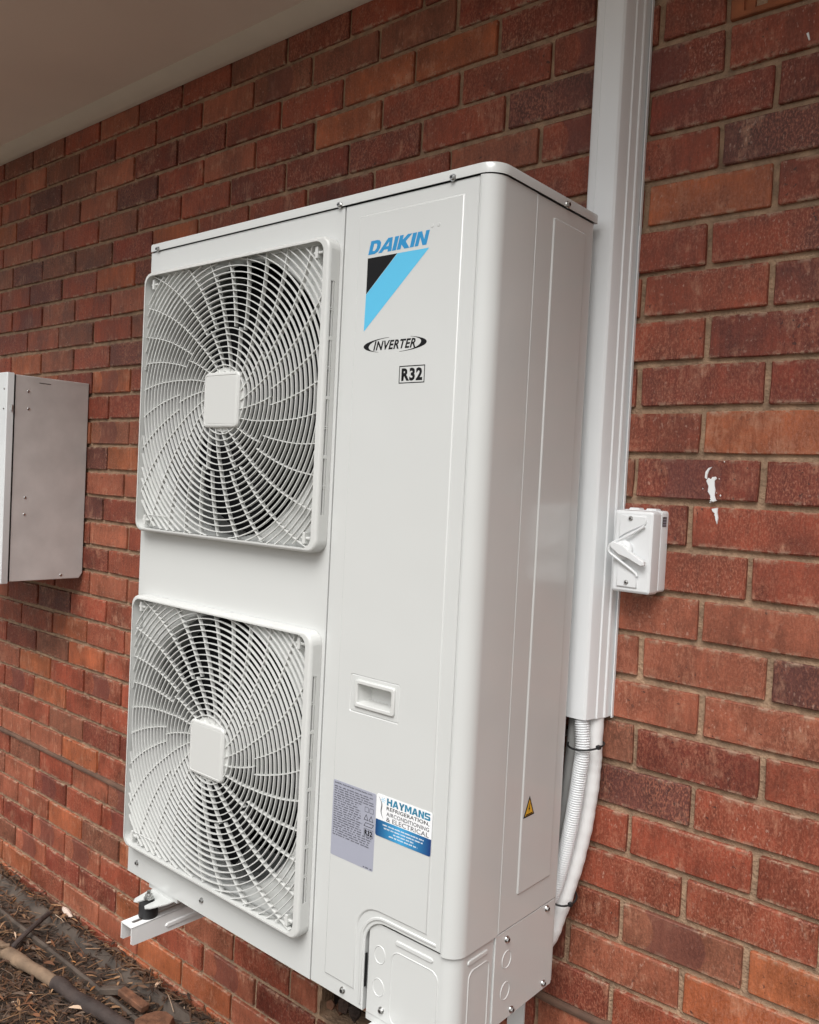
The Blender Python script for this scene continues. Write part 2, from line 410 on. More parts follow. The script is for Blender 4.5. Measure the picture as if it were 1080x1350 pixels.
# ------------------------------------------------------------------ brick wall
wall = thing('brick_wall', (0, YW, GZ), 'red brick house wall with tan mortar joints behind the outdoor unit', 'wall')
ANCH = {-4: .28, -3: .415, -2: .282, -1: .401, 0: .301, 1: 1.144, 2: 1.234, 3: 1.142, 4: 1.241, 5: 1.132, 6: 1.245, 7: 1.139, 8: 1.249, 9: 1.139, 10: 1.252, 11: 1.126,
        12: 1.24, 13: 1.158, 14: 1.283, 15: 1.169, 16: 1.284, 17: 1.163, 18: 1.282, 19: 1.158, 20: 1.276, 21: 1.162, 22: 1.264, 23: -.803, 24: -.838,
        25: -.961, 26: -.836, 27: -.258, 28: -.36, 29: -.48, 30: -.36}
HX0, HX1 = 0.222, 0.445; HZ1 = Z0-COURSE*25; HZ0 = HZ1-COURSE       # the knocked-out brick under the unit
VX0, VX1 = 1.140, 1.378                                             # terracotta vent in row 0
bm = bmesh.new(); XW = 3.4
plate(bm, [([(-XW, GZ-.15), (XW, GZ-.15), (XW, SZ+.1), (-XW, SZ+.1)], -0.11), ([(-XW, GZ-.15), (XW, GZ-.15), (XW, SZ+.1), (-XW, SZ+.1)], -0.0088)],
      holes=[[([(HX0+.004, HZ0+.004), (HX1-.004, HZ0+.004), (HX1-.004, HZ1-.004), (HX0+.004, HZ1-.004)], -0.0088),
              ([(HX0-.01, HZ0-.004), (HX1+.02, HZ0-.002), (HX1+.01, HZ1+.004), (HX0-.004, HZ1+.006)], -0.105)]], mp=WALL, floor=False)
part('mortar', bm, 'mortar', wall, smooth=False)

def brick_outline(w_, h_, rr):
    hw, hh = w_/2, h_/2; j = lambda a=0.0011: rr.uniform(-a, a)
    c = lambda: rr.choice((.0012, .0016, .002, .0035))
    return [(-hw+c(), -hh+j()), (j(.04), -hh+j(.0013)), (hw-c(), -hh+j()), (hw+j(), -hh+c()), (hw+j(.0013), j(.018)), (hw+j(), hh-c()),
            (hw-c(), hh+j()), (j(.04), hh+j(.0013)), (-hw+c(), hh+j()), (-hw+j(), hh-c()), (-hw+j(.0013), j(.018)), (-hw+j(), -hh+c())]
def brick_bm(bm, w_, h_, rr, mp):
    lp = brick_outline(w_, h_, rr); bv = rr.uniform(.0015, .0028)
    plate(bm, [(lp, -0.02), (lp, -bv), (offset(lp, bv), 0.0)], mp=mp)
LOCAL = lambda u, v, h: (u, -h, v)
BW, BH = MOD-0.0122, COURSE-0.0122
variants = []
for i in range(12):
    b_ = bmesh.new(); brick_bm(b_, BW, BH, random.Random(100+i), LOCAL); variants.append(finish(b_, 'brick', 'brick', smooth=False))
half = []
for wd in (0.1145,):
    b_ = bmesh.new(); brick_bm(b_, wd, BH, random.Random(55), LOCAL); half.append(finish(b_, 'brick', 'brick', smooth=False))
TINT = {'red': (0.265, 0.055, 0.026), 'deep': (0.190, 0.036, 0.019), 'orange': (0.365, 0.098, 0.036), 'plum': (0.130, 0.039, 0.029), 'pale': (0.325, 0.092, 0.047), 'brown': (0.215, 0.071, 0.039)}
def brick_tint(rr, x=0, z=0):
    if z < -0.1: k = rr.choices(list(TINT), (5, 1.2, 2.6, .1, 5, 1.6))[0]
    elif x < -0.6: k = rr.choices(list(TINT), (6, 2, 1.8, .35, 2.6, 1.4))[0]
    else: k = rr.choices(list(TINT), (7, 3.5, .9, .3, 2.2, 1))[0]
    c = TINT[k]; s = rr.uniform(.8, 1.2); g = rr.uniform(.92, 1.08)
    return (c[0]*s, c[1]*s*g, c[2]*s*g)
PICK = {}                                   # bricks whose colour stands out in the photo
for (u, v), k in {(500, 105): 'orange', (455, 155): 'orange', (620, 65): 'orange', (590, 135): 'red', (690, 55): 'deep', (715, 130): 'plum', (650, 160): 'deep',
                  (1000, 180): 'plum', (390, 105): 'brown', (350, 95): 'brown', (560, 45): 'brown', (160, 480): 'plum', (80, 475): 'brown', (95, 445): 'brown', (150, 505): 'orange', (25, 480): 'orange',
                  (130, 605): 'plum', (125, 670): 'plum', (50, 990): 'orange', (105, 1000): 'orange', (15, 975): 'brown', (40, 365): 'plum', (75, 385): 'plum', (195, 240): 'plum',
                  (960, 360): 'red', (1000, 440): 'deep', (900, 510): 'deep', (1000, 570): 'orange', (870, 565): 'red', (920, 635): 'deep', (1040, 640): 'deep', (900, 870): 'pale',
                  (1000, 830): 'pale', (865, 825): 'pale', (985, 960): 'pale', (870, 935): 'pale', (960, 1000): 'deep', (870, 1040): 'plum', (1000, 1090): 'red', (870, 1180): 'red', (200, 1080): 'pale',
                  (860, 210): 'red', (880, 260): 'orange', (340, 240): 'deep', (480, 200): 'deep', (270, 1270): 'pale', (280, 1320): 'orange', (330, 1290): 'pale',
                  (850, 430): 'red', (960, 90): 'red', (850, 110): 'deep', (900, 30): 'deep', (250, 190): 'deep', (400, 200): 'deep', (560, 180): 'red'}.items():
    p = unproject(u, v, YW); row = math.ceil((Z0-p.z)/COURSE)
    PICK[(row, math.floor((p.x-ANCH[row])/MOD))] = k
UNIT = [project(p) for p in ((0, 0, H), (W, 0, H), (W, D, H), (W, D, 0), (W, 0, 0), (0, 0, 0))]
def inside(pt, poly):
    x, y = pt; c = False
    for i in range(len(poly)):
        (x1, y1), (x2, y2) = poly[i-1], poly[i]
        if (y1 > y) != (y2 > y) and x < (x2-x1)*(y-y1)/(y2-y1)+x1: c = not c
    return c
cells = []
for row, a in ANCH.items():
    zc = Z0-COURSE*row+COURSE/2
    if zc-BH/2 > SZ: continue
    n0 = math.ceil((-XW-a)/MOD); n1 = math.floor((XW-a)/MOD)
    for n in range(n0, n1):
        x0 = a+n*MOD; xc = x0+MOD/2
        if row == 26 and HX0-.03 < xc < HX1+.03: continue
        if row == 0 and x0 > 0.9 and x0 < 1.5:
            continue
        cells.append((row, n, xc, zc, False))
# row 0 beside the vent
cells.append((0, 900, 1.0145+0.0627, zc := Z0+COURSE/2, True))
cells.append((0, 901, VX1+MOD/2, zc, False)); cells.append((0, 902, VX1+MOD*1.5, zc, False))
scored = []
for c in cells:
    xs = [c[2]-BW*.46, c[2]-BW*.23, c[2], c[2]+BW*.23, c[2]+BW*.46]; vis = 0; d = (Vector((c[2], YW, c[3]))-CAM).length
    for x in xs:
        for dz in (-.025, .025):
            q = project((x, YW, c[3]+dz))
            if q and 0 < q[0] < 1080 and 0 < q[1] < 1350 and not inside(q, UNIT): vis += 1
    ny = abs((CAM.y-YW)/d)
    scored.append((vis*ny/d**2, c))
scored.sort(key=lambda t: -t[0])
near = [c for s, c in scored[:300] if s > 0]; far = [c for s, c in scored if s == 0]+[c for s, c in scored[300:] if s > 0]
for row, n, xc, zc, hf in near:
    rr = random.Random(row*1000+n)
    o = inst('brick', half[0] if hf else rr.choice(variants), wall, (xc+rr.uniform(-.0012, .0012), YW+rr.uniform(-.0016, .0012), zc+rr.uniform(-.001, .001)),
             rot=(rr.uniform(-.012, .012), rr.uniform(-.004, .004), rr.uniform(-.006, .006)))
    c = brick_tint(rr, xc, zc)
    if (row, n) in PICK:
        c = TINT[PICK[(row, n)]]; s = rr.uniform(.92, 1.08); c = (c[0]*s, c[1]*s, c[2]*s)
    o.color = (*c, 1)
bm = bmesh.new(); lay = bm.verts.layers.float_color.new('tint')
for row, n, xc, zc, hf in far:
    rr = random.Random(row*1000+n); n_before = len(bm.verts); dy = rr.uniform(-.0012, .0016)
    brick_bm(bm, 0.1145 if hf else BW, BH, rr, lambda u, v, h: (xc+u, YW-h-dy, zc+v))
    c = brick_tint(rr, xc, zc); bm.verts.ensure_lookup_table()
    for i in range(n_before, len(bm.verts)): bm.verts[i][lay] = (*c, 1)
part('brick_remainder', bm, 'brick_rest', wall, smooth=False, kind='stuff')
for xa, xb in ((.1213, HX0-.006), (HX1+.006, .5850)):          # cut bricks either side of the knocked-out one
    o = inst('brick', half[0], wall, ((xa+xb)/2, YW, (HZ0+HZ1)/2), scale=((xb-xa)/.1145, 1, 1)); o.color = (*TINT['pale'], 1)
# damp course line standing proud of the joint
bm = bmesh.new(); zd = Z0-COURSE*22-0.002
prof = [(YW+.02, zd-.009), (YW-.002, zd-.008), (YW-.006, zd-.005), (YW-.0075, zd+.001), (YW-.006, zd+.005), (YW-.002, zd+.008), (YW+.02, zd+.009)]
extrude_x(bm, prof, -XW, XW, segs=60, jit=0.0014)
part('damp_course', bm, 'dpc', wall)
# white paint splash running over two bricks
bm = bmesh.new()
def blob(px, h):
    pts = [unproject(u, v, YW) for u, v in px]; lp_ = [(p.x, p.z) for p in pts]; plate(bm, [(lp_, -.004), (lp_, h-.0016), (offset(lp_, .0004), h-.0008)], mp=WALL)
blob([(930, 630), (931, 622), (935, 617), (940, 615.5), (936, 620), (933.5, 626), (933, 632)], .0042)
blob([(932, 634), (935, 630), (938, 632), (940, 629), (944.5, 628.5), (946, 631), (943, 634), (943, 640), (944, 646), (943, 653), (945, 660), (941, 662), (938, 660), (937, 653), (934, 648), (935, 641)], .0042)
blob([(939, 671), (947, 669.5), (946.5, 676), (947.5, 683), (946, 691), (944, 685), (943, 677), (940, 674)], .0042)
blob([(1064, 45), (1067, 43), (1069, 53), (1067, 54)], .0045)
for _ in range(14):
    u, v = rnd.gauss(941, 8), rnd.gauss(650, 16); s = rnd.uniform(.5, 1.1)
    blob([(u-s, v), (u, v-s*1.3), (u+s, v), (u, v+s*1.5)], .0043)
part('paint_splash', bm, 'splash', wall, smooth=False)
bm = bmesh.new(); q = [(HX0+.002, HZ0+.002), (HX1-.002, HZ0+.002), (HX1-.002, HZ1-.002), (HX0+.002, HZ1-.002)]
plate(bm, [(q, -.010), (offset(q, -.006), -.03), (offset(q, -.008), -.14)], mp=WALL); part('cavity_shade', bm, 'cavity_shade', wall, smooth=False)
# rubble in the knocked-out pocket
for i in range(16):
    b_ = bmesh.new(); c = Vector((rnd.uniform(HX0+.02, HX1-.01), YW+rnd.uniform(.012, .085), HZ0+rnd.uniform(.006, .06)))
    s = rnd.uniform(.008, .019)
    bmesh.ops.create_icosphere(b_, subdivisions=1, radius=s)
    for v in b_.verts: v.co = v.co*rnd.uniform(.6, 1.35)
    bmesh.ops.scale(b_, vec=(rnd.uniform(.7, 1.6), 1, rnd.uniform(.7, 1.7)), verts=b_.verts); bmesh.ops.translate(b_, vec=c, verts=b_.verts)
    part('rubble', b_, rnd.choice(['rust', 'rust', 'cavity_shade', 'mortar']), wall, smooth=False)
b_ = bmesh.new(); tube(b_, [(HX0+.012, YW+.004, HZ1-.003), (HX0+.014, YW+.002, HZ1-.022), (HX0+.013, YW+.003, HZ1-.036)], [.004, .0035, .002], 6); part('mortar_drip', b_, 'mortar', wall)
# terracotta vent
vent = thing('air_vent', (VX0+MOD/2, YW, Z0), 'orange terracotta air vent brick high in the wall right of the duct', 'vent')
bm = bmesh.new(); lp = [(VX0+.006, Z0+.006), (VX1-.005, Z0+.006), (VX1-.005, Z0+COURSE-.006), (VX0+.006, Z0+COURSE-.006)]
holes = []
for i in range(4):
    for j in range(2):
        x = VX0+.048+i*.040; z = Z0+.018+j*.030
        q = [(x, z), (x+.021, z), (x+.021, z+.018), (x, z+.018)]; holes.append([(q, -.003), (offset(q, .001), -.03)])
inn = rrect(VX0+.030, Z0+.0135, VX1-.030, Z0+COURSE-.0135, .003, 2)
plate(bm, [(lp, -.02), (lp, .0), (offset(lp, .002), .002)], holes=[[(inn, .002), (inn, -.003)]])
for v in bm.verts: v.co.y += YW
b2 = bmesh.new(); plate(b2, [(inn, -.003)], holes=holes)
for v in b2.verts: v.co.y += YW
part('vent_frame', bm, 'terracotta', vent); part('vent_grid', b2, 'terracotta', vent)
b3 = bmesh.new(); box(b3, VX0+.02, YW+.031, Z0+.008, VX1-.02, YW+.034, Z0+COURSE-.008); part('cavity_shade', b3, 'dark', vent)  # black sheet stands for the shade behind the vent holes

# ------------------------------------------------------------------ meter box on the left
XB = -1.013; YB0, YB1 = 0.167, YW-0.003; ZB0, ZB1 = 0.5555, 1.2262; XL = -1.62
mb = thing('meter_box', ((XB+XL)/2, YW, ZB0), 'weathered grey metal meter box with pale door, mounted on the bricks left of the unit', 'meter box')
bm = bmesh.new()
lp = [(YB0, ZB0), (YB1-.012, ZB0), (YB1, ZB0+.018), (YB1, ZB1), (YB0, ZB1)]
BX = lambda u, v, h: (h, u, v)
plate(bm, [(lp, XL), (lp, XB-.002), (offset(lp, .002), XB)], mp=BX, base=True); part('body', bm, 'box', mb, ang=20)
bm = bmesh.new()
dl = rrect(XL-.004, ZB0-.006, XB+.004, ZB1+.004, .004, 2)
DF = lambda u, v, h: (u, YB0-h, v)
plate(bm, [(dl, 0.006), (dl, 0.026), (offset(dl, .003), 0.029)], mp=DF, base=True); door = part('door', bm, 'boxdoor', mb)
bm = bmesh.new()
q = rrect(XL, ZB0, XB, ZB1, .003, 2); plate(bm, [(q, -.001), (q, .0058)], mp=DF); part('door_gap_shade', bm, 'rubber', mb)  # black plate stands for the shaded gap between door and body
# fixings
bm = bmesh.new()
bmesh.ops.create_uvsphere(bm, u_segments=10, v_segments=6, radius=.0045)
for v in bm.verts: v.co.x *= .45
rivet = finish(bm, 'rivet', 'steel')
for u, v in ((37.5, 516), (37.5, 539), (33, 656), (32, 678), (80, 758)):
    t = (XB-CAM.x)/((r2*((u-540)/FPX)+u2*((675-v)/FPX)+fw).x); p = CAM+(r2*((u-540)/FPX)+u2*((675-v)/FPX)+fw)*t
    inst('rivet', rivet, mb, (XB+.0005, p.y, p.z))
for z in (1.178, 1.115, .63):
    o = inst('rivet', rivet, door, (XB-.012, YB0-.0295, z)); o.rotation_euler = (0, 0, R(90))
bm = bmesh.new(); tube(bm, [(XB+.0055, YB0-.012, 1.108), (XB+.0055, YB0-.012, 1.128)], .0035, 10); part('hinge', bm, 'steel', mb)
bm = bmesh.new(); box(bm, XB-.001, .245, 1.2065, XB+.0006, .285, 1.2085); part('slot', bm, 'rubber', mb)

# ------------------------------------------------------------------ outdoor unit
ac = thing('air_conditioner', (W/2, D/2, 0), 'tall ivory air conditioner outdoor unit with two round fan grilles, fixed to the brick wall', 'air conditioner')
XS, RC, ZL, ZC, YS = 0.6225, 0.032, 1.4355, 0.166, 0.120
G_C = [(0.3115, 1.0915), (0.3110, 0.3655)]; RF = 0.2870; RFS = (0.2930, 0.2870)
# screws
bm = bmesh.new()
def disc(bm, r, y0, y1, n=14, rt_=None):
    a = [bm.verts.new((r*math.cos(2*math.pi*i/n), y0, r*math.sin(2*math.pi*i/n))) for i in range(n)]
    b = [bm.verts.new(((rt_ or r)*math.cos(2*math.pi*i/n), y1, (rt_ or r)*math.sin(2*math.pi*i/n))) for i in range(n)]
    ring_faces(bm, a, b); bm.faces.new(b)
disc(bm, .0064, 0, -.0014, 14, .0058); disc(bm, .0043, -.0012, -.0052, 6, .0040)
screw = finish(bm, 'screw', 'steel', 30)
bm = bmesh.new(); box(bm, -.0028, -.0056, -.0007, .0028, -.0050, .0007); box(bm, -.0007, -.0057, -.0028, .0007, -.0051, .0028)
cross = finish(bm, 'recess', 'black', smooth=False)
def add_screw(parent, p, axis='front', s=1.0):
    o = inst('screw', screw, parent, p, rot=(0, 0, R(90)) if axis == 'side' else None, scale=(s, s, s)); o.rotation_euler.y = rnd.uniform(0, 1) if axis != 'side' else 0
    c = bpy.data.objects.new('recess', cross); COL.objects.link(c)
    if parent is ac:
        c.parent = o
    else:
        c.parent = parent; c.location = o.location; c.rotation_euler = o.rotation_euler; c.scale = o.scale
# fan panel with two round openings
bm = bmesh.new(); zm = 0.7285
for (cx, cz), (za, zb), RF, dzc in zip(G_C, ((zm, ZL), (0, zm)), RFS, (.004, 0)):
    cz += dzc
    n = 96; inner, out = [], []
    corners = [math.atan2(z-cz, x-cx) for x in (0, XS-.0012) for z in (za, zb)]
    angs = sorted([2*math.pi*i/n-math.pi for i in range(n)]+corners)
    for a in angs:
        ca, sa = math.cos(a), math.sin(a)
        t = min(((XS-.0012-cx)/ca if ca > 1e-9 else (0-cx)/ca if ca < -1e-9 else 9), ((zb-cz)/sa if sa > 1e-9 else (za-cz)/sa if sa < -1e-9 else 9))
        inner.append(bm.verts.new((cx+RF*ca, 0, cz+RF*sa))); out.append(bm.verts.new((cx+t*ca, 0, cz+t*sa)))
    ring_faces(bm, inner, out)
    prev = inner
    for rr_, yy in ((RF-.004, .003), (RF-.007, .009), (RF-.008, .030)):
        cur = [bm.verts.new((cx+rr_*math.cos(a), yy, cz+rr_*math.sin(a))) for a in angs]; ring_faces(bm, prev, cur); prev = cur
bmesh.ops.remove_doubles(bm, verts=bm.verts, dist=1e-5)
e = [bm.verts.new(p) for p in ((0, 0, 0), (0, 0, ZL), (0, D, ZL), (0, D, 0))]; bm.faces.new(e)
e = [bm.verts.new(p) for p in ((XS-.0012, 0, 0), (XS-.0012, 0, ZL), (XS-.0012, .012, ZL), (XS-.0012, .012, 0))]; bm.faces.new(e)
e = [bm.verts.new(p) for p in ((0, 0, 0), (XS-.0012, 0, 0), (XS-.0012, .02, 0), (0, .02, 0))]; bm.faces.new(e)
part('fan_panel', bm, 'paint', ac)
bm = bmesh.new()
box(bm, .004, .302, .004, W-.004, D-.002, ZL-.004); part('coil', bm, 'dark', ac)
bm = bmesh.new(); box(bm, XS+.004, .014, .004, XS+.010, .30, ZL-.004); part('partition', bm, 'inner', ac)
bm = bmesh.new(); box(bm, .004, .021, -.0012, W-.004, D, .0035); part('base_pan', bm, 'paint', ac)
# fans
for cx, cz in G_C:
    b_ = bmesh.new()
    disc(b_, .062, .115, .055, 28, .050)
    for v in b_.verts: v.co.x += cx; v.co.z += cz
    fan = part('fan', b_, 'fan', ac, loc=(cx, .09, cz))
    for k in range(3):
        b_ = bmesh.new(); rows = []
        for i in range(9):
            r_ = .05+(.275-.05)*i/8; sweep = -R(30)*(i/8)**1.5; row = []
            for j in range(9):
                a = 2*math.pi*k/3+R(20)+sweep+R(78)*(j/8-.5); row.append(b_.verts.new((cx+r_*math.cos(a), .09+.045*(j/8-.5)*(-1), cz+r_*math.sin(a))))
            rows.append(row)
        for i in range(8):
            for j in range(8): b_.faces.new((rows[i][j], rows[i][j+1], rows[i+1][j+1], rows[i+1][j]))
        part('blade', b_, 'fan', fan)

# grilles ------------------------------------------------------------
SPR = [(.055, 104.5), (.0635, 108.5), (.087, 116), (.1123, 121), (.1457, 126.3), (.154, 127.2), (.198, 131.3), (.251, 135.4), (.30, 139.2), (.362, 143.7), (.42, 147.8)]
def swirl(r):
    for (a, ta), (b, tb) in zip(SPR, SPR[1:]):
        if r <= b: return ta+(tb-ta)*(r-a)/(b-a)
    return SPR[-1][1]
OX0, OX1, OZ = -.2875, .2870, .2820           # opening, relative to the hub
RIN = .022
def in_open(x, z, m_=0.0):
    if not (OX0-m_ < x < OX1+m_ and abs(z) < OZ+m_): return False
    cx = min(max(x, OX0+RIN), OX1-RIN); cz = min(max(z, -OZ+RIN), OZ-RIN)
    return math.hypot(x-cx, z-cz) <= RIN+m_+.002
def dome(r): return -.0205-.002*max(0, 1-(r/.30)**2)
ring_meshes = []
i = 0
while True:
    r_ = .0706+.01257*i; i += 1
    if r_ > .372: break
    n = 200; wd = .00110; dp = .0066
    flags = [in_open(r_*math.cos(2*math.pi*k/n), r_*math.sin(2*math.pi*k/n), .001) for k in range(n)]
    yf = dome(r_)
    start = next((k for k in range(n) if flags[k] and not flags[k-1]), None)
    runs = []
    if start is None:
        if not flags[0]: continue
        runs = [list(range(n))+[0]]
    else:
        cur = []
        for k in range(start, start+n+1):
            if flags[k % n]: cur.append(k)
            else:
                if len(cur) > 2: runs.append(cur)
                cur = []
        if len(cur) > 2: runs.append(cur)
    for run in runs:
        b_ = bmesh.new(); V = []
        for k in run:
            a = 2*math.pi*k/n; c, s = math.cos(a), math.sin(a)
            V.append([b_.verts.new((q*c, y, q*s)) for q, y in ((r_-wd*.82, yf), (r_+wd*.82, yf), (r_+wd, yf+.0007), (r_+wd*.35, yf+dp), (r_-wd*.35, yf+dp), (r_-wd, yf+.0007))])
        for p_, q_ in zip(V, V[1:]): ring_faces(b_, p_, q_)
        if start is None: bmesh.ops.remove_doubles(b_, verts=b_.verts, dist=1e-6)
        ring_meshes.append(finish(b_, 'ring', 'plastic', 50))
def spoke_mesh(th, ra, rb):
    b_ = bmesh.new(); prev = None; n = max(5, int((rb-ra)/.008))
    pts = []
    for k in range(n+1):
        r_ = ra+(rb-ra)*k/n; a = R(swirl(r_)+th); x, z = r_*math.cos(a), r_*math.sin(a)
        if not in_open(x, z, .003): break
        pts.append((x, z, r_))
    if len(pts) < 2: b_.free(); return None
    for k, (x, z, r_) in enumerate(pts):
        x0, z0, _ = pts[max(k-1, 0)]; x1, z1, _ = pts[min(k+1, len(pts)-1)]
        t = Vector((x1-x0, z1-z0)).normalized(); nx, nz = -t.y, t.x; y = dome(r_)+.0012; hw = .00090
        cur = [b_.verts.new(q) for q in ((x+nx*hw, y, z+nz*hw), (x-nx*hw, y, z-nz*hw), (x-nx*hw, y+.0085, z-nz*hw), (x+nx*hw, y+.0085, z+nz*hw))]
        if prev: ring_faces(b_, prev, cur)
        prev = cur
    return finish(b_, 'spoke', 'plastic', 40)
spoke_meshes = [spoke_mesh(18*k, .057, .1510) for k in range(20)]+[spoke_mesh(12*k, .1500, .405) for k in range(30)]
spoke_meshes = [s for s in spoke_meshes if s]
for gi, (cx, cz) in enumerate(G_C):
    T = lambda u, v, h: (cx+u, -h, cz+v)
    b_ = bmesh.new(); GO = .3020
    o0 = rrect(-.2955, -.2900, GO, .2900, .024, 6); opn = rrect(OX0, -OZ, OX1, OZ, RIN, 6)
    plate(b_, [(o0, 0.0005), (o0, .0215), (offset(o0, .0010), .0252), (offset(o0, .0028), .0272), (offset(o0, .0052), .0280)],
          holes=[[(opn, .0280), (offset(opn, -.0010), .0268), (offset(opn, -.0012), .003)]], mp=T)
    zs = .2900-.024
    kill = [f for f in b_.faces if all(abs(v.co.x-cx-GO) < 1e-5 for v in f.verts) and f.calc_center_median().y > -.0215]
    bmesh.ops.delete(b_, geom=kill, context='FACES_ONLY')
    RS = lambda u, v, h: (cx+GO+h, -u, cz+v)
    hs_ = []; zl = [-.2215, -.112, -.004, .104, .2115]
    for za, zb in zip(zl, zl[1:]):
        q = [(.0105, za+.003), (.0195, za+.003), (.0195, zb-.003), (.0105, zb-.003)]; hs_.append([(q, 0), (q, -.0022)])
    plate(b_, [([(.0005, -zs), (.0215, -zs), (.0215, zs), (.0005, zs)], 0)], holes=hs_, mp=RS)
    bmesh.ops.remove_doubles(b_, verts=b_.verts, dist=1e-6)
    g = part('fan_grille', b_, 'plastic', ac, loc=(cx, 0, cz), label='upper fan grille' if gi == 0 else 'lower fan grille')
    for me in ring_meshes: inst('ring', me if gi == 0 else me.copy(), g, (cx, 0, cz))
    for me in spoke_meshes: inst('spoke', me if gi == 0 else me.copy(), g, (cx, 0, cz))
    b_ = bmesh.new(); hb = rrect(-.0570, -.0565, .0570, .0565, .011, 5)
    hz = -.001
    hb = [(u, v+hz) for u, v in hb]
    plate(b_, [(offset(hb, .004), .016), (hb, .018), (hb, .0235), (offset(hb, .0022), .0262), (offset(hb, .0060), .0268), (offset(hb, .0072), .0258), (offset(hb, .0084), .0264)], mp=T)
    part('hub_cap', b_, 'plastic', g)
    b_ = bmesh.new(); disc(b_, .069, 0, -.012, 40, .066)
    for v in b_.verts: v.co.x += cx; v.co.z += cz; v.co.y -= .006
    part('hub_plate', b_, 'plastic', g)
    for sx, sz in ((-1, 1), (1, 1), (-1, -1), (1, -1)):
        b_ = bmesh.new(); x = cx+(OX0+.020 if sx < 0 else OX1-.026); z = cz+sz*(OZ-.018)
        box(b_, x-.004, -.0205, z-.011, x+.003, -.002, z+.011, .001)
        box(b_, x-.010, -.0185, z-.0025, x+.014, -.013, z+.0025, .001); part('clip', b_, 'plastic', g)
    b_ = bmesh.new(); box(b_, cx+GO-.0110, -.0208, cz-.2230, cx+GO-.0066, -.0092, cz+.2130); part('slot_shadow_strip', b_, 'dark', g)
    b_ = bmesh.new(); box(b_, cx+GO-.0060, -.0150, cz-.2200, cx+GO-.0004, -.0122, cz+.2100, .0005); part('slot_rib', b_, 'plastic', g)
    for zt in (-.169, -.1655, -.060, -.0565, .0485, .052, .156, .1595):
        b_ = bmesh.new(); box(b_, cx+GO-.005, -.0193, cz+zt-.0008, cx+GO-.0003, -.0107, cz+zt+.0008); part('slot_tick', b_, 'plastic', g)
    # thin stiffening line in a lower corner
    b_ = bmesh.new(); tube(b_, [(cx+OX0+.03, -.0195, cz-OZ+.030), (cx+OX0+.11, -.0195, cz-OZ+.030)], .0012, 6); part('stiffener', b_, 'plastic', g)

# service panel and rounded corner ------------------------------------
arch = [(.7560+.046-.046*math.cos(R(a)), .124+.046*math.sin(R(a))) for a in range(0, 91, 9)]
outl = [(XS+.0012, 0.0), (.7560, 0.0)]+arch+[(.922, ZC+.0035), (.922, ZL), (XS+.0012, ZL)]
hin = rrect(.7125, .5425, .7950, .5795, .004, 3)
bm = bmesh.new()
plate(bm, [(outl, -.012), (outl, -.0012), (offset(outl, .0012), 0)], holes=[[(hin, 0), (hin, -.001)]])
sv = part('service_panel', bm, 'paint', ac)
# rounded front corner post
prof = [(.9235, .008), (.9235, -.0002), (.9245, -.0016), (.9275, -.0020)]
prof += [(W-RC+RC*math.sin(R(a)), -.002+RC-RC*math.cos(R(a))) for a in range(5, 91, 5)]
prof += [(W, YS-.001), (W-.004, YS-.001)]
bm = bmesh.new(); extrude_z(bm, prof, ZC, ZL)
lowp = [(x-(.0035 if x > .95 else 0), y+.0035 if y < .02 else y) for x, y in prof]
bv = [bm.verts.new((x, y, ZC)) for x, y in lowp]; tv = [v for v in bm.verts if abs(v.co.z-ZC) < 1e-6 and v not in bv][:len(prof)]
for i in range(len(prof)-1): bm.faces.new((tv[i], tv[i+1], bv[i+1], bv[i]))
part('corner_post', bm, 'paint', ac, ang=28)
# raised field on the service panel, with the notch over the corner cover
arch2 = [(.7370+.048-.048*math.cos(R(a)), .1405+.048*math.sin(R(a))) for a in range(0, 91, 15)]
fld = [(.6600, .0300), (.7370, .0300)]+arch2+[(.8950, .1895), (.8950, 1.4115), (.6605, 1.4115)]
ho = rrect(.6930, .5250, .8105, .5940, .004, 3)
hm = rrect(.7065, .5365, .8010, .5855, .005, 3)
bm = bmesh.new()
plate(bm, [(fld, .0), (offset(fld, .0008), .0007), (offset(fld, .0024), .0022), (offset(fld, .0032), .0024)], holes=[[(ho, .0024), (offset(ho, .0016), .0008)]])
part('raised_field', bm, 'paint', sv, ang=50)
bm = bmesh.new()
plate(bm, [(offset(ho, -.0004), .0006), (offset(ho, .0030), .0020)], holes=[[(hm, .0020), (hm, .0006)]]); part('handle_surround', bm, 'paint', sv, ang=50)
bm = bmesh.new()
plate(bm, [(hm, .0006), (hm, .0050), (offset(hm, .0015), .0062)], holes=[[(hin, .0062), (offset(hin, .0014), .0050), (offset(hin, .003), -.010), ([(u, v) for u, v in rrect(.7220, .5455, .7880, .5765, .003, 3)], -.024)]], floor=True)
part('handle_pocket', bm, 'plastic', sv)
# strip along the notch edge
st = [(.7470, .010), (.7530, .010), (.7535, .126)]+[(.7560+.044-.049*math.cos(R(a)), .127+.049*math.sin(R(a))) for a in range(10, 91, 10)]+[(.9130, .1765), (.9130, .1815)]
st += [(.7560+.044-.055*math.cos(R(a)), .127+.055*math.sin(R(a))) for a in range(90, 9, -10)]+[(.7450, .126)]
bm = bmesh.new(); plate(bm, [(st, 0), (offset(st, .0006), .0016), (offset(st, .0014), .0020)]); part('notch_bead', bm, 'paint', sv, ang=60)
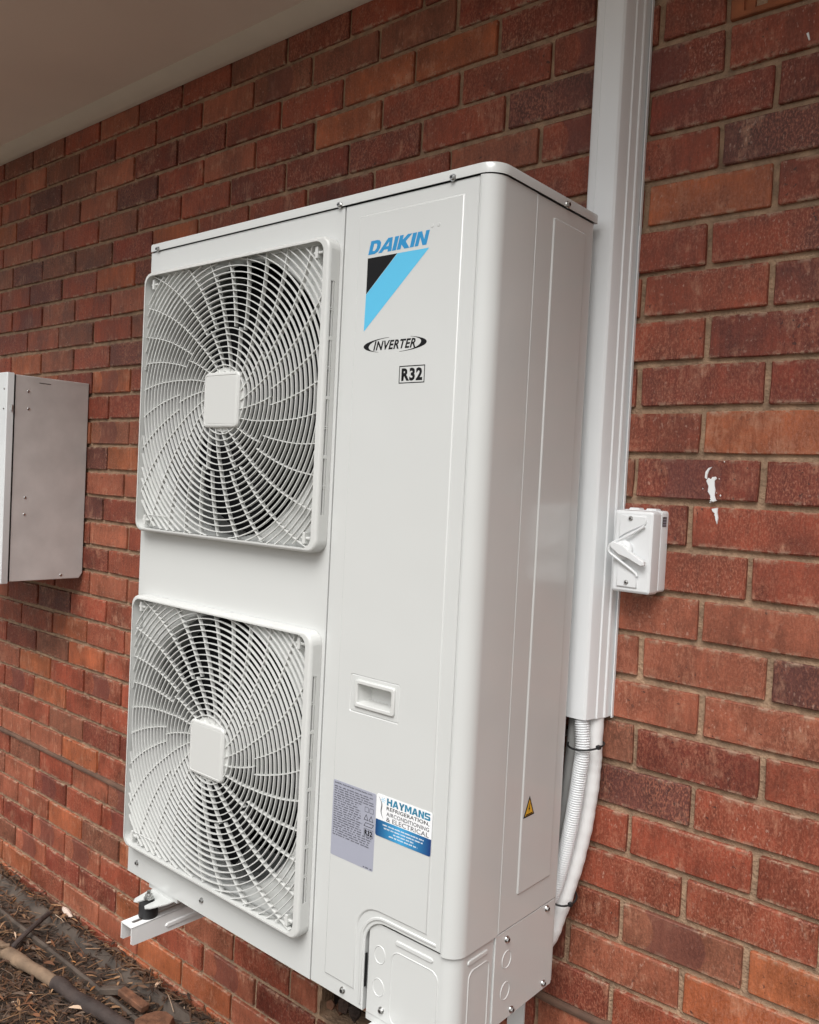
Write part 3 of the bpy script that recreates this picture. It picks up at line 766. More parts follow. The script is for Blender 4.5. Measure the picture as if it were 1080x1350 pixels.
# corner cover
prof = [(.7625, .008), (.7625, .0045), (.9240, .0045)]+[(W-.0035-RC+.004+(RC-.004)*math.sin(R(a)), .0045+(RC-.004)-(RC-.004)*math.cos(R(a))) for a in range(6, 91, 7)]+[(W-.0035, YS-.006), (W-.007, YS-.006)]
bm = bmesh.new(); extrude_z(bm, prof, 0.0, ZC-.0005); cc = part('corner_cover', bm, 'paint', ac, ang=28)
bm = bmesh.new()
q = rrect(.8225, -.02, .9180, .1330, .022, 6); q = [(u, max(v, .001)) for u, v in q]
F2 = lambda u, v, h: (u, .0045-h, v)
S2 = lambda u, v, h: (W-.0035+h, u, v)
S3 = lambda u, v, h: (W-.001+h, u, v)
def bead(loop, wd, ht, mp):
    b_ = bmesh.new(); a = offset(loop, wd); mid = offset(loop, wd*.5)
    L = [[b_.verts.new(mp(u, v, h)) for u, v in lp_] for lp_, h in ((loop, 0), (mid, ht), (a, 0))]
    ring_faces(b_, L[0], L[1]); ring_faces(b_, L[1], L[2]); return b_
bm.free()
part('bead', bead(rrect(.8150, .002, .9190, .1330, .018, 6), .0028, .0012, F2), 'paint', cc, ang=80)
part('bead', bead(rrect(.0420, .002, .1040, .1330, .014, 6), .0028, .0012, S2), 'paint', cc, ang=80)
for x, z in ((.7885, .1120), (.7885, .0540)):
    part('knockout', bead([(x+.0140*math.cos(R(a)), z+.0165*math.sin(R(a))) for a in range(0, 360, 15)], .0022, .0010, F2), 'paint', cc, ang=80)
bm = bmesh.new(); slab(bm, rrect(.8230, .1435, .9060, .1525, .0044, 4), 0, .0022, .0018, F2); part('step', bm, 'paint', cc)
bm = bmesh.new(); slab(bm, rrect(.0380, .1435, .0960, .1525, .0044, 4), 0, .0022, .0018, S2); part('step', bm, 'paint', cc)
bm = bmesh.new(); box(bm, .7585, -.0002, 0.045, .7605, .004, .105); part('gap', bm, 'black', cc)
# side panel
bm = bmesh.new()
sp_ = [(YS+.0008, ZC+.0015), (D-.004, ZC+.0015), (D-.004, ZL), (YS+.0008, ZL)]
plate(bm, [(sp_, -.012), (sp_, -.001), (offset(sp_, .001), 0)], mp=SIDE); sdp = part('side_panel', bm, 'paint', ac)
fl = rrect(.1735, .2185, .2865, 1.4105, .005, 3)
bm = bmesh.new(); plate(bm, [(fl, 0), (offset(fl, .0008), .0007), (offset(fl, .0022), .0020), (offset(fl, .003), .0022)], mp=SIDE); part('raised_field', bm, 'paint', sdp, ang=50)
bm = bmesh.new()
sl_ = [(YS-.004, 0.0), (D-.006, 0.0), (D-.006, ZC-.0005), (YS-.004, ZC-.0005)]
plate(bm, [(sl_, -.012), (sl_, -.001), (offset(sl_, .001), 0)], mp=S3); slp = part('pipe_cover', bm, 'paint', ac)
for z in (.1110, .0545):
    part('knockout', bead([(.1540+.0150*math.cos(R(a)), z+.0165*math.sin(R(a))) for a in range(0, 360, 15)], .0022, .0010, S3), 'paint', slp, ang=80)
bm = bmesh.new(); box(bm, .05, D-.003, .003, W-.003, D, ZL-.001); part('back_panel', bm, 'paint', ac)
# lid
bm = bmesh.new(); e = .0035
def lidloop(g):
    pts = [(-e-g, D+e+g), (-e-g, -e-g+.006), (-e-g+.006, -e-g)]
    rc = RC+e+g; cx, cy = W+e+g-rc, -e-g+rc
    pts += [(cx+rc*math.sin(R(a)), cy-rc*math.cos(R(a))) for a in range(0, 91, 9)]
    return pts+[(W+e+g, D+e+g)]
plate(bm, [(lidloop(-.004), ZL+.003), (lidloop(0), ZL+.0016), (lidloop(0), H-.004), (lidloop(-.0012), H-.0012), (lidloop(-.004), H)], mp=TOP)
lid = part('lid', bm, 'paint', ac, ang=28)
bm = bmesh.new(); box(bm, .003, .003, ZL-.003, W-.02, D-.003, ZL+.0035); part('lid_gap_shadow', bm, 'black', ac)  # black filler stands for the shadow line under the lid
for x in (.030, .6105, .8700): add_screw(ac, (x, -e, 1.4400))
add_screw(ac, (W+e, .2120, 1.4415), 'side')
for x in (.038, .285): add_screw(ac, (x, 0, .012+.018), s=.95)
add_screw(ac, (.7080, 0, .0165)); add_screw(ac, (.7980, .0045, .0170))
for y, z in ((.1515, .1480), (.2850, .1560), (.1780, .0105), (.2860, .0125)): add_screw(ac, (W-.001, y, z), 'side')

# badges --------------------------------------------------------------
HL = .0026
badge = part('brand_badge', (lambda b_: (flat(b_, [(.6860, 1.3335), (.7550, 1.3335), (.6860, 1.2705)], HL), b_)[1])(bmesh.new()), 'black', ac, smooth=False, label='black and light blue brand badge')
b_ = bmesh.new(); flat(b_, [(.7560, 1.3335), (.8265, 1.3335), (.6845, 1.2045), (.6858, 1.2695)], HL); part('blue_band', b_, 'cyan', badge, smooth=False)
LET = {'D': (.92, [(0, 0), (.52, 0), (.80, .14), (.90, .42), (.88, .76), (.72, .95), (.5, 1), (0, 1)], [(.30, .24), (.48, .24), (.58, .38), (.60, .60), (.54, .74), (.44, .76), (.30, .76)]),
       'A': (.96, [(-.14, 0), (.18, 0), (.30, .19), (.62, .19), (.63, 0), (.95, 0), (.80, 1), (.44, 1)], [(.40, .40), (.61, .40), (.60, .74)]),
       'I': (.34, [(0, 0), (.31, 0), (.31, 1), (0, 1)], None),
       'K': (.98, [(0, 0), (.30, 0), (.30, .32), (.60, 0), (.99, 0), (.58, .52), (.98, 1), (.62, 1), (.30, .66), (.30, 1), (0, 1)], None),
       'N': (.92, [(0, 0), (.28, 0), (.28, .60), (.60, 0), (.90, 0), (.90, 1), (.62, 1), (.62, .42), (.31, 1), (0, 1)], None)}
xx = 0; hgt = .0238; sc = .0287
for ch in 'DAIKIN':
    wd, ol, ho_ = LET[ch]; b_ = bmesh.new()
    f_ = lambda l_: [(.6865+(xx+u)*sc+v*.0062, 1.3393+v*hgt) for u, v in l_]
    flat(b_, f_(ol), HL, holes=[f_(ho_)] if ho_ else ()); part('letter', b_, 'blue', badge, smooth=False)
    xx += wd+.04
inv = part('inverter_badge', text_mesh('INVERTER', .7095, 1.1690, .8065, 1.1852, HL, FRONT, None, .03, .28), 'black', ac, smooth=False)
def swoosh(a0, a1, t):
    b_ = bmesh.new(); cx, cz, rx, rz = .7585, 1.1772, .0725, .0135; n = 24; o_, i_ = [], []
    for k in range(n+1):
        a = R(a0+(a1-a0)*k/n); f = math.sin(math.pi*k/n)**1.3
        o_.append((cx+rx*math.cos(a), cz+rz*math.sin(a))); i_.append((cx+(rx-t*f-.0002)*math.cos(a), cz+(rz-t*.12*f-.0006)*math.sin(a)))
    flat(b_, o_+i_[::-1], HL); return b_
part('swoosh', swoosh(100, 240, .0130), 'black', inv, smooth=False); part('swoosh', swoosh(-80, 60, .0130), 'black', inv, smooth=False)
b_ = bmesh.new(); q = [(.7730, 1.1090), (.8300, 1.1090), (.8300, 1.1390), (.7730, 1.1390)]
flat(b_, q, HL, holes=[offset(q, .0016)]); r32 = part('refrigerant_badge', b_, 'black', ac, smooth=False)
part('lettering', text_mesh('R32', .7785, 1.1130, .8250, 1.1350, HL, FRONT, None, .045, 0), 'black', r32, smooth=False)
b_ = bmesh.new()
for x, z in ((.8300, 1.3690), (.8440, 1.3690)): slab(b_, [(x+.0035*math.cos(R(a)), z+.0035*math.sin(R(a))) for a in range(0, 360, 30)], .0022, .0030, .0005)
part('emboss_dots', b_, 'paint', sv)
# rating label
b_ = bmesh.new(); slab(b_, rrect(.6630, .2545, .7685, .3930, .003, 3), .0022, .0027); lab = part('rating_label', b_, 'label', ac, smooth=False)
def dashes(x0, x1, z, hgt_, rr, gap=.0018, lo=.003, hi=.013):
    b_ = bmesh.new(); x = x0
    while x < x1:
        w_ = rr.uniform(lo, hi); xe = min(x+w_, x1)
        q = x
        while q < xe:
            cw = rr.uniform(.0006, .0011)
            flat(b_, [(q, z), (min(q+cw, xe), z), (min(q+cw, xe), z+hgt_*rr.uniform(.7, 1)), (q, z+hgt_*rr.uniform(.7, 1))], .0029); q += cw+.0004
        x = xe+gap*rr.uniform(.8, 2)
    return b_
part('lettering', text_mesh('DAIKIN INDUSTRIES (THAILAND) LTD.', .6665, .3865, .7600, .3897, .0029, FRONT, None, .02), 'black', lab, smooth=False)
rl = random.Random(3); z = .3815
for k in range(22):
    x1 = .7650 if k < 4 or k > 16 else .7385
    part('print_line', dashes(.6665, x1-rl.uniform(0, .012), z-.0004, .0024, rl), 'print', lab, smooth=False); z -= .0042
for x in (.7430, .7545): part('pictogram', (lambda b_, q: (flat(b_, q, .0029, holes=[offset(q, .0008)]), b_)[1])(bmesh.new(), rrect(x, .3555, x+.0095, .3645, .001, 2)), 'print', lab, smooth=False)
for x in (.7415, .7535):
    q = [(x, .3410), (x+.0110, .3410), (x+.0055, .3520)]; b_ = bmesh.new(); flat(b_, q, .0029, holes=[offset(q, .001)]); part('pictogram', b_, 'black', lab, smooth=False)
q = [(.7420, .3300), (.7460, .3370), (.7660, .3370), (.7620, .3300)]; b_ = bmesh.new(); flat(b_, q, .0029, holes=[offset(q, .001)]); part('pictogram', b_, 'black', lab, smooth=False)
part('lettering', text_mesh('R32', .7450, .3145, .7630, .3245, .0029, FRONT, None, .05), 'black', lab, smooth=False)
q = [(.7430, .3125), (.7650, .3125), (.7650, .3265), (.7430, .3265)]; b_ = bmesh.new(); flat(b_, q, .0029, holes=[offset(q, .0008)]); part('pictogram', b_, 'print', lab, smooth=False)
part('print_line', dashes(.7450, .7660, .2562, .0028, rl), 'print', lab, smooth=False)
# installer sticker
LS = .0031
q = rrect(.7700, .3225, .8945, .3960, .004, 4)
b_ = bmesh.new(); slab(b_, q, .0022, .0030); stk = part('installer_sticker', b_, 'whitevinyl', ac, smooth=False, label='blue and white installer sticker')
b_ = bmesh.new(); zc_ = .3515; lo_ = [(u, min(v, zc_)) for u, v in q]; lo_ = [p for i, p in enumerate(lo_) if p != lo_[i-1]]
flat(b_, lo_, LS); part('blue_strip', b_, 'bluefade', stk, smooth=False)
LET.update({'H': (.92, [(0, 0), (.28, 0), (.28, .38), (.62, .38), (.62, 0), (.90, 0), (.90, 1), (.62, 1), (.62, .62), (.28, .62), (.28, 1), (0, 1)], None),
            'Y': (.92, [(.31, 0), (.60, 0), (.60, .40), (.94, 1), (.62, 1), (.46, .64), (.30, 1), (-.03, 1), (.31, .40)], None),
            'M': (1.12, [(0, 0), (.27, 0), (.27, .60), (.44, .20), (.66, .20), (.83, .60), (.83, 0), (1.10, 0), (1.10, 1), (.78, 1), (.55, .50), (.32, 1), (0, 1)], None),
            'a': (.98, [(-.02, 0), (.26, 0), (.33, .19), (.63, .19), (.70, 0), (.98, 0), (.64, 1), (.32, 1)], [(.40, .40), (.56, .40), (.48, .72)]),
            'S': (.92, [(0, 0), (.80, 0), (.92, .12), (.92, .46), (.80, .60), (.28, .60), (.28, .77), (.88, .77), (.88, 1), (.12, 1), (0, .88), (0, .52), (.12, .38), (.64, .38), (.64, .23), (0, .23)], None)})
xx = 0
for ch in 'HaYMaNS':
    wd, ol, ho_ = LET[ch]; b_ = bmesh.new(); f_ = lambda l_: [(.7940+(xx+u)*.01355, .3812+v*.0123) for u, v in l_]
    flat(b_, f_(ol), LS, holes=[f_(ho_)] if ho_ else ()); part('letter', b_, 'teal', stk, smooth=False); xx += wd+.06
part('lettering', text_mesh('REFRIGERATION,', .7940, .3715, .8890, .3790, LS, FRONT, None, .016), 'black', stk, smooth=False)
part('lettering', text_mesh('AIRCONDITIONING', .7940, .3627, .8890, .3695, LS, FRONT, None, .018), 'greyprint', stk, smooth=False)
part('lettering', text_mesh('& ELECTRICAL', .7940, .3528, .8890, .3608, LS, FRONT, None, .008), 'greyprint', stk, smooth=False)
for k, (x0, x1) in enumerate(((.787, .879), (.790, .877), (.812, .858), (.802, .866))):
    b_ = dashes(x0, x1, .3440-.0054*k, .0026, rl, .0012, .004, .012)
    for v in b_.verts: v.co.y = -.0033
    part('print_line', b_, 'whitevinyl', stk, smooth=False)
b_ = bmesh.new()
c1 = [(.7745+.0125*t+.003*math.sin(t*6.2), .3915-.036*t) for t in [k/14 for k in range(15)]]
flat(b_, [(x, z) for x, z in c1]+[(x+.0022*math.sin(math.pi*(k/14))+.0004, z) for k, (x, z) in list(enumerate(c1))[::-1]], LS); part('curve_mark', b_, 'greyprint', stk, smooth=False)
b_ = bmesh.new()
for k in range(6):
    a = R(60*k); c_, s_ = math.cos(a), math.sin(a); x, z = .7855, .3875
    flat(b_, [(x+c_*.001-s_*.0004, z+s_*.001+c_*.0004), (x+c_*.0052-s_*.0004, z+s_*.0052+c_*.0004), (x+c_*.0052+s_*.0004, z+s_*.0052-c_*.0004), (x+c_*.001+s_*.0004, z+s_*.001-c_*.0004)], LS)
part('snowflake', b_, 'cyan', stk, smooth=False)
# warning triangle on the side
b_ = bmesh.new(); q = [(.1785, .3560), (.2145, .3560), (.1965, .3935)]; flat(b_, q, .0026, SIDE); wt = part('warning_sticker', b_, 'black', ac, smooth=False, label='yellow electric shock warning triangle')
b_ = bmesh.new(); flat(b_, offset(q, .0028), .0028, SIDE); part('yellow_field', b_, 'yellow', wt, smooth=False)
b_ = bmesh.new(); flat(b_, [(.1975, .3800), (.1935, .3690), (.1965, .3690), (.1950, .3615), (.1995, .3710), (.1968, .3712), (.1990, .3800)], .0030, SIDE); part('bolt_symbol', b_, 'black', wt, smooth=False)
b_ = bmesh.new(); flat(b_, [(.1860, .3595), (.2080, .3595), (.2080, .3615), (.1860, .3615)], .0030, SIDE); part('print_line', b_, 'black', wt, smooth=False)

# ------------------------------------------------------------------ brackets, feet
def bracket(x, label):
    br = thing('wall_bracket', (x, YW, -.05), label, 'bracket', 'wall brackets under the outdoor unit')
    b_ = bmesh.new(); zt = -.0475; hw = .0205; t = .0022; y0 = -.085; y1 = YW-.002
    slot = rrect(x-.005, y0+.014, x+.005, y0+.175, .004, 3)
    plate(b_, [([(x-hw, y0), (x+hw, y0), (x+hw, y1), (x-hw, y1)], zt-t), ([(x-hw, y0), (x+hw, y0), (x+hw, y1), (x-hw, y1)], zt)], holes=[[(slot, zt), (slot, zt-t)]], mp=TOP)
    for s in (-1, 1):
        xa, xb = (x+s*hw, x+s*(hw-t)); lp = [(y0, zt-t*.5), (y0, zt-.036), (y0+.005, zt-.040), (y0+.20, zt-.044), (y1, zt-.060), (y1, zt-t*.5)]
        plate(b_, [(lp, min(xa, xb)), (lp, max(xa, xb))], mp=lambda u, v, h: (h, u, v), base=True)
        rib = rrect(y0+.085, zt-.032, y1-.05, zt-.020, .006, 3)
        plate(b_, [(rib, x+s*hw), (offset(rib, .002), x+s*(hw+.0028)), (offset(rib, .003), x+s*(hw+.003))], mp=lambda u, v, h: (h, u, v))
    part('arm', b_, 'white_paint', br, ang=30)
    b_ = bmesh.new(); box(b_, x-.02, YW-.0045, -.20, x+.02, YW-.0005, .06, .001); part('wall_plate', b_, 'white_paint', br)
    for yb in (-.030, .285):
        b_ = bmesh.new(); disc_pts = []
        for r_, z in ((.0205, zt+.0005), (.0215, zt+.006), (.0205, zt+.015), (.0215, zt+.024), (.0205, zt+.030)):
            disc_pts.append([b_.verts.new((x-.002+r_*math.cos(R(a)), yb+r_*math.sin(R(a)), z)) for a in range(0, 360, 15)])
        for a, b in zip(disc_pts, disc_pts[1:]): ring_faces(b_, a, b)
        b_.faces.new(disc_pts[-1]); part('rubber_mount', b_, 'rubber', br)
        b_ = bmesh.new()
        for r_, za, zb, n in ((.011, -.0085, -.0065, 18), (.0085, -.0065, .0005, 6), (.0042, .0005, .0085, 12)):
            a_ = [b_.verts.new((x-.002+r_*math.cos(2*math.pi*i/n), yb+r_*math.sin(2*math.pi*i/n), za)) for i in range(n)]
            c_ = [b_.verts.new((x-.002+r_*math.cos(2*math.pi*i/n), yb+r_*math.sin(2*math.pi*i/n), zb)) for i in range(n)]
            ring_faces(b_, a_, c_); b_.faces.new(c_); b_.faces.new(a_)
        part('bolt', b_, 'steel', br, ang=30)
    return br
BXS = (.137, .818)
bracket(BXS[0], 'white slotted wall bracket arm with black rubber mount under the left fan end')
bracket(BXS[1], 'white wall bracket arm under the lower right corner cover, mostly hidden')
for x in BXS:
    b_ = bmesh.new(); x -= .002
    fk = [(x-.040, .10), (x-.040, -.010), (x-.030, -.046), (x-.022, -.054), (x-.014, -.050), (x-.012, -.042), (x-.010, -.022), (x, -.014), (x+.010, -.022), (x+.012, -.042), (x+.014, -.050), (x+.022, -.054), (x+.030, -.046), (x+.040, -.010), (x+.040, .10)]
    plate(b_, [(fk, -.0168), (fk, -.0142)], mp=TOP, base=True)
    box(b_, x-.055, .006, -.0140, x+.055, .060, -.0015); part('foot', b_, 'paint', ac)

# ------------------------------------------------------------------ duct cover on the wall
ZD = .505
du = thing('duct_cover', (.946, YW, ZD), 'white plastic pipe duct cover running down the wall behind the unit', 'duct')
prof = [(.899, 0), (.899, .018), (.901, .022), (.915, .066), (.919, .072), (.924, .0745), (.9355, .0752), (.9362, .0742), (.9372, .0742), (.9380, .0752), (.968, .0748), (.9735, .0735), (.9775, .0700), (.9795, .0650),
        (.9835, .0430), (.9850, .0425), (.9862, .0415), (.9895, .0235), (.9915, .0228), (.9928, .0205), (.9935, .0)]
bm = bmesh.new(); extrude_z(bm, [(x, YW-.0015-d) for x, d in prof], ZD, SZ-.03); part('cover', bm, 'pvc', du, ang=25)
bm = bmesh.new(); ip = [(x+(.946-x)*.06, YW-.0015-d*.94) for x, d in prof]
a = [bm.verts.new((x, YW-.0015-d, ZD)) for x, d in prof]; b = [bm.verts.new((x, y, ZD)) for x, y in ip]; c = [bm.verts.new((x, y, ZD+.25)) for x, y in ip]
for i in range(len(prof)-1): bm.faces.new((a[i], a[i+1], b[i+1], b[i])); bm.faces.new((b[i], b[i+1], c[i+1], c[i]))
part('inner_lip', bm, 'pvc', du, ang=25)
bm = bmesh.new(); box(bm, .9965, YW-.007, ZD-.002, .9985, YW, SZ-.032); box(bm, .894, YW-.0016, ZD, .9965, YW, SZ-.031); part('back_rail', bm, 'pvc', du)
bm = bmesh.new(); box(bm, .918, YW-.0025, .43, .935, YW-.0005, .52, .0006); box(bm, .918, YW-.040, .455, .9195, YW-.0026, .475); part('saddle', bm, 'steel', du)

# pipes below it
def upt(u, v, y): return unproject(u, v, y)
pp = [Vector((.9690, .402, .60)), Vector((.9695, .402, .53))]+[upt(u, v, y) for u, v, y in ((782, 985, .402), (779.5, 1020, .402), (773.5, 1065, .401), (763.5, 1115, .397), (749, 1165, .390), (735, 1205, .380), (721, 1238, .370))]+[Vector((.875, .36, -.005)), Vector((.83, .355, -.03))]
bm = bmesh.new(); path = spline(pp, 10)
tube(bm, path, [.0182+.0004*math.sin(i*1.7)+.0004*math.sin(i*.6) for i in range(len(path))], 24)
solo('insulated_pipe', bm, 'foam', tuple(pp[-1]), 'white foam insulated refrigerant pipe curving below the duct into the unit', 'pipe')
cp = [Vector((.958, .366, .62)), Vector((.9585, .366, .53))]+[upt(u, v, y) for u, v, y in ((768.5, 985, .362), (764, 1020, .360), (757, 1065, .358), (748, 1110, .357), (738, 1150, .355), (728, 1180, .352))]+[Vector((.895, .35, .08)), Vector((.86, .345, .05))]
path = spline(cp, 60)
L = 0; cum = [0]
for a, b in zip(path, path[1:]): L += (b-a).length; cum.append(L)
def at(s):
    for i in range(len(cum)-1):
        if cum[i+1] >= s: return path[i].lerp(path[i+1], (s-cum[i])/max(cum[i+1]-cum[i], 1e-9))
    return path[-1]
pts, rads = [], []
pitch = .0046; n = int(L/pitch)
for i in range(n):
    for f, r_ in ((0, .0130), (.2, .0146), (.45, .0146), (.65, .0112), (.85, .0110)): pts.append(at((i+f)*pitch)); rads.append(r_)
bm = bmesh.new(); tube(bm, pts, rads, 16)
solo('corrugated_conduit', bm, 'pvc', tuple(cp[-1]), 'white ribbed flexible conduit beside the insulated pipe below the duct', 'conduit', ang=60)
gp = [Vector((.938, .378, .62)), Vector((.940, .378, .52)), Vector((.937, .375, .42)), Vector((.930, .372, .32)), Vector((.918, .366, .22)), Vector((.90, .36, .12)), Vector((.87, .355, .06))]
bm = bmesh.new(); tube(bm, spline(gp, 8), .011, 14)
solo('grey_pipe', bm, mat('grey pipe foam', (.30, .30, .29), .7), tuple(gp[-1]), 'thin grey pipe behind the ribbed conduit, close to the unit back', 'pipe')
def tie(u0, v0, u1, v1, y0, y1, label, ry):
    a, b = upt(u0, v0, y0), upt(u1, v1, y1)
    n_ = 28; pts = []
    cx, cy = (a.x+b.x)/2, (y0+y1)/2
    rx = (b.x-a.x)/2+.0015
    for k in range(n_+1):
        t = 2*math.pi*k/n_; pts.append((cx+rx*math.cos(t)*1.0, cy+ry*math.sin(t), (a.z+b.z)/2+(b.z-a.z)/2*math.cos(t)-.004*max(0, -math.sin(t))))
    t_ = thing('cable_tie', (cx, cy, (a.z+b.z)/2), label, 'cable tie', 'black cable ties on the pipes')
    bm = bmesh.new(); tube(bm, pts, .0019, 8, caps=False); part('strap', bm, 'rubber', t_)
    bm = bmesh.new(); box(bm, b.x-.003, cy-.014, b.z-.004, b.x+.0045, cy-.006, b.z+.004, .001); part('head', bm, 'rubber', t_)
tie(754, 976, 792, 984, .380, .380, 'black cable tie round the pipes just under the duct end', .0405)
tie(727, 1166, 755, 1190, .372, .372, 'black cable tie round the pipes low beside the pipe cover', .0375)

# ------------------------------------------------------------------ isolator switch
IX0, IX1, IZ0, IZ1, ID = 1.0075, 1.0870, .7560, .9120, .066
isw = thing('isolator_switch', ((IX0+IX1)/2, YW, IZ0), 'white electrical isolator switch with rotary lever on the wall beside the duct', 'switch')
bm = bmesh.new(); q = rrect(IX0+.002, IZ0+.003, IX1, IZ1-.001, .006, 4); slab(bm, q, .001, .030, .001, WALL)
for z in (IZ1-.004,):
    for x in (IX0+.022, IX0+.056): box(bm, x-.010, YW-.026, z, x+.010, YW-.006, z+.0062, .0015)
part('back_box', bm, 'pvc', isw)
bm = bmesh.new(); q = rrect(IX0, IZ0, IX1-.001, IZ1-.002, .007, 4)
plate(bm, [(q, .0305), (q, .050), (offset(q, .0015), ID-.006), (offset(q, .0045), ID-.0035), (offset(q, .006), ID-.003)], mp=WALL, base=True); cov = part('cover', bm, 'pvc', isw)
cx, cz = IX0+.030, .8360
# sculpted front: upper and lower pads, dished V between
up_ = [(IX0+.013, IZ1-.012), (IX0+.013, cz+.020), (IX0+.026, cz+.030), (IX1-.014, cz+.050), (IX1-.014, IZ1-.012)]
bm = bmesh.new(); plate(bm, [(up_, ID-.003), (offset(up_, .0006), ID-.0006), (offset(up_, .0018), ID)], mp=WALL); part('raised_pad', bm, 'pvc', cov, ang=50)
lo2 = [(IX0+.013, IZ0+.011), (IX1-.026, IZ0+.011), (IX1-.026, cz-.046), (IX0+.026, cz-.024), (IX0+.013, cz-.014)]
bm = bmesh.new(); plate(bm, [(lo2, ID-.003), (offset(lo2, .0006), ID-.0006), (offset(lo2, .0018), ID)], mp=WALL); part('raised_pad', bm, 'pvc', cov, ang=50)
# guard lip round the knob
bm = bmesh.new()
gl = [(IX1-.016, cz+.046), (IX0+.030, cz+.024), (IX0+.004, cz+.011), (IX0-.002, cz+.003), (IX0+.000, cz-.007), (IX0+.020, cz-.020), (IX1-.030, cz-.040), (IX1-.026, cz-.047)]
tube(bm, spline([Vector((x, YW-ID-(.006 if 1 <= i <= 5 else .0015), z)) for i, (x, z) in enumerate(gl)], 5), .0026, 8); part('guard_lip', bm, 'pvc', cov)
bm = bmesh.new()
a_ = [(cx-.006+.0185*math.cos(R(t)), cz+.0185*math.sin(R(t))) for t in range(0, 360, 15)]
plate(bm, [(a_, ID-.004), (a_, ID+.005), (offset(a_, .0015), ID+.007), (offset(a_, .006), ID+.0085)], mp=WALL); lev = part('rotary_knob', bm, 'pvc', isw)
bm = bmesh.new()
ax = Vector((math.cos(R(-27)), math.sin(R(-27)))); nx_ = Vector((-ax.y, ax.x)); o_ = Vector((cx-.006, cz))
ll = [o_+ax*s+nx_*t for s, t in ((-.020, -.006), (.0, -.0095), (.020, -.0062), (.050, -.0050), (.0535, 0), (.050, .0050), (.020, .0062), (.0, .0095), (-.020, .006), (-.024, 0))]
ll = [(p.x, p.y) for p in ll]
plate(bm, [(ll, ID+.005), (ll, ID+.0125), (offset(ll, .0014), ID+.0142)], mp=WALL, base=True); part('lever', bm, 'pvc', lev)
for x, z in ((IX0+.035, IZ1-.0175), (IX0+.033, IZ0+.020)):
    add_screw(cov, (x, YW-ID+.0005, z), s=.75)
b_ = bmesh.new(); q = [(YW-.028, IZ1-.030), (YW-.010, IZ1-.030), (YW-.010, IZ1-.012), (YW-.028, IZ1-.012)]
flat(b_, q, 0, lambda u, v, h: (IX1+.0006, u, v)); stl = part('label', b_, 'greyprint', isw, smooth=False)
b_ = bmesh.new()
for k in range(3): flat(b_, [(YW-.026, IZ1-.0175-.005*k), (YW-.012, IZ1-.0175-.005*k), (YW-.012, IZ1-.0155-.005*k), (YW-.026, IZ1-.0155-.005*k)], 0, lambda u, v, h: (IX1+.0009, u, v))
part('print_line', b_, 'label', stl, smooth=False)

# ------------------------------------------------------------------ things lying on the ground
GT = GZ+.012
bm = bmesh.new(); t = .004
prof = [(.380, GT+.012), (.376, GT+.017), (.368, GT+.016), (.352, GT-.004), (.340, GT-.010), (.278, GT-.012), (.272, GT+.010), (.262, GT+.016), (.254, GT+.012), (.252, GT-.020), (.386, GT-.020)]
extrude_x(bm, prof, -2.3, .55, segs=40, jit=.0012)
solo('metal_track', bm, 'channel', (-.9, .32, GT), 'long grey weathered metal track lying in leaf litter along the wall foot', 'metal track')
gq = lambda u, v, z: CAM+(r2*((u-540)/FPX)+u2*((675-v)/FPX)+fw)*((z-CAM.z)/(r2*((u-540)/FPX)+u2*((675-v)/FPX)+fw).z)
p0, p1 = gq(-70, 1205, GZ+.03), gq(75, 1298, GZ+.03); dirv = (p1-p0)
ext = [p0-dirv*.6, p0, p0+dirv*.5, p1]
pa = spline(ext, 8); bm = bmesh.new()
tube(bm, [p+Vector((0, .003*math.sin(i*.9), .003*math.sin(i*.7))) for i, p in enumerate(pa)], [.0195+.0022*math.sin(i*.8)+.0012*math.sin(i*2.1) for i in range(len(pa))], 12)
th = thing('fallen_branch', tuple(p1), 'thick bare branch, tan with a dark end, lying across the leaf litter', 'branch')
part('bare_wood', bm, 'branch', th, ang=60)
pb = spline([p1-dirv*.02, p1+dirv*.3, p1+dirv*.8, p1+dirv*1.5], 8); bm = bmesh.new()
tube(bm, [p+Vector((0, .003*math.sin(i*.9), .002*math.sin(i*.7))) for i, p in enumerate(pb)], [.0205+.0015*math.sin(i*1.1) for i in range(len(pb))], 12)
part('dark_bark', bm, 'branch_dark', th, ang=60)
bm = bmesh.new(); s0 = gq(12, 1247, GZ+.05); tube(bm, [s0, s0+Vector((-.02, -.05, .012)), s0+Vector((-.03, -.09, -.02))], [.008, .006, .003], 7); part('side_twig', bm, 'branch', th)
a, b = gq(64, 1205, GT+.03), gq(22, 1243, GZ+.035)
bm = bmesh.new(); tube(bm, spline([a, a.lerp(b, .5)+Vector((.01, 0, .012)), b, b+Vector((.005, -.02, -.02))], 6), [.0085]*13+[.0095, .010, .009, .008, .006, .004], 9)
solo('dark_stick', bm, 'branch_dark', tuple(b), 'short dark grey stick lying across the metal track', 'stick')
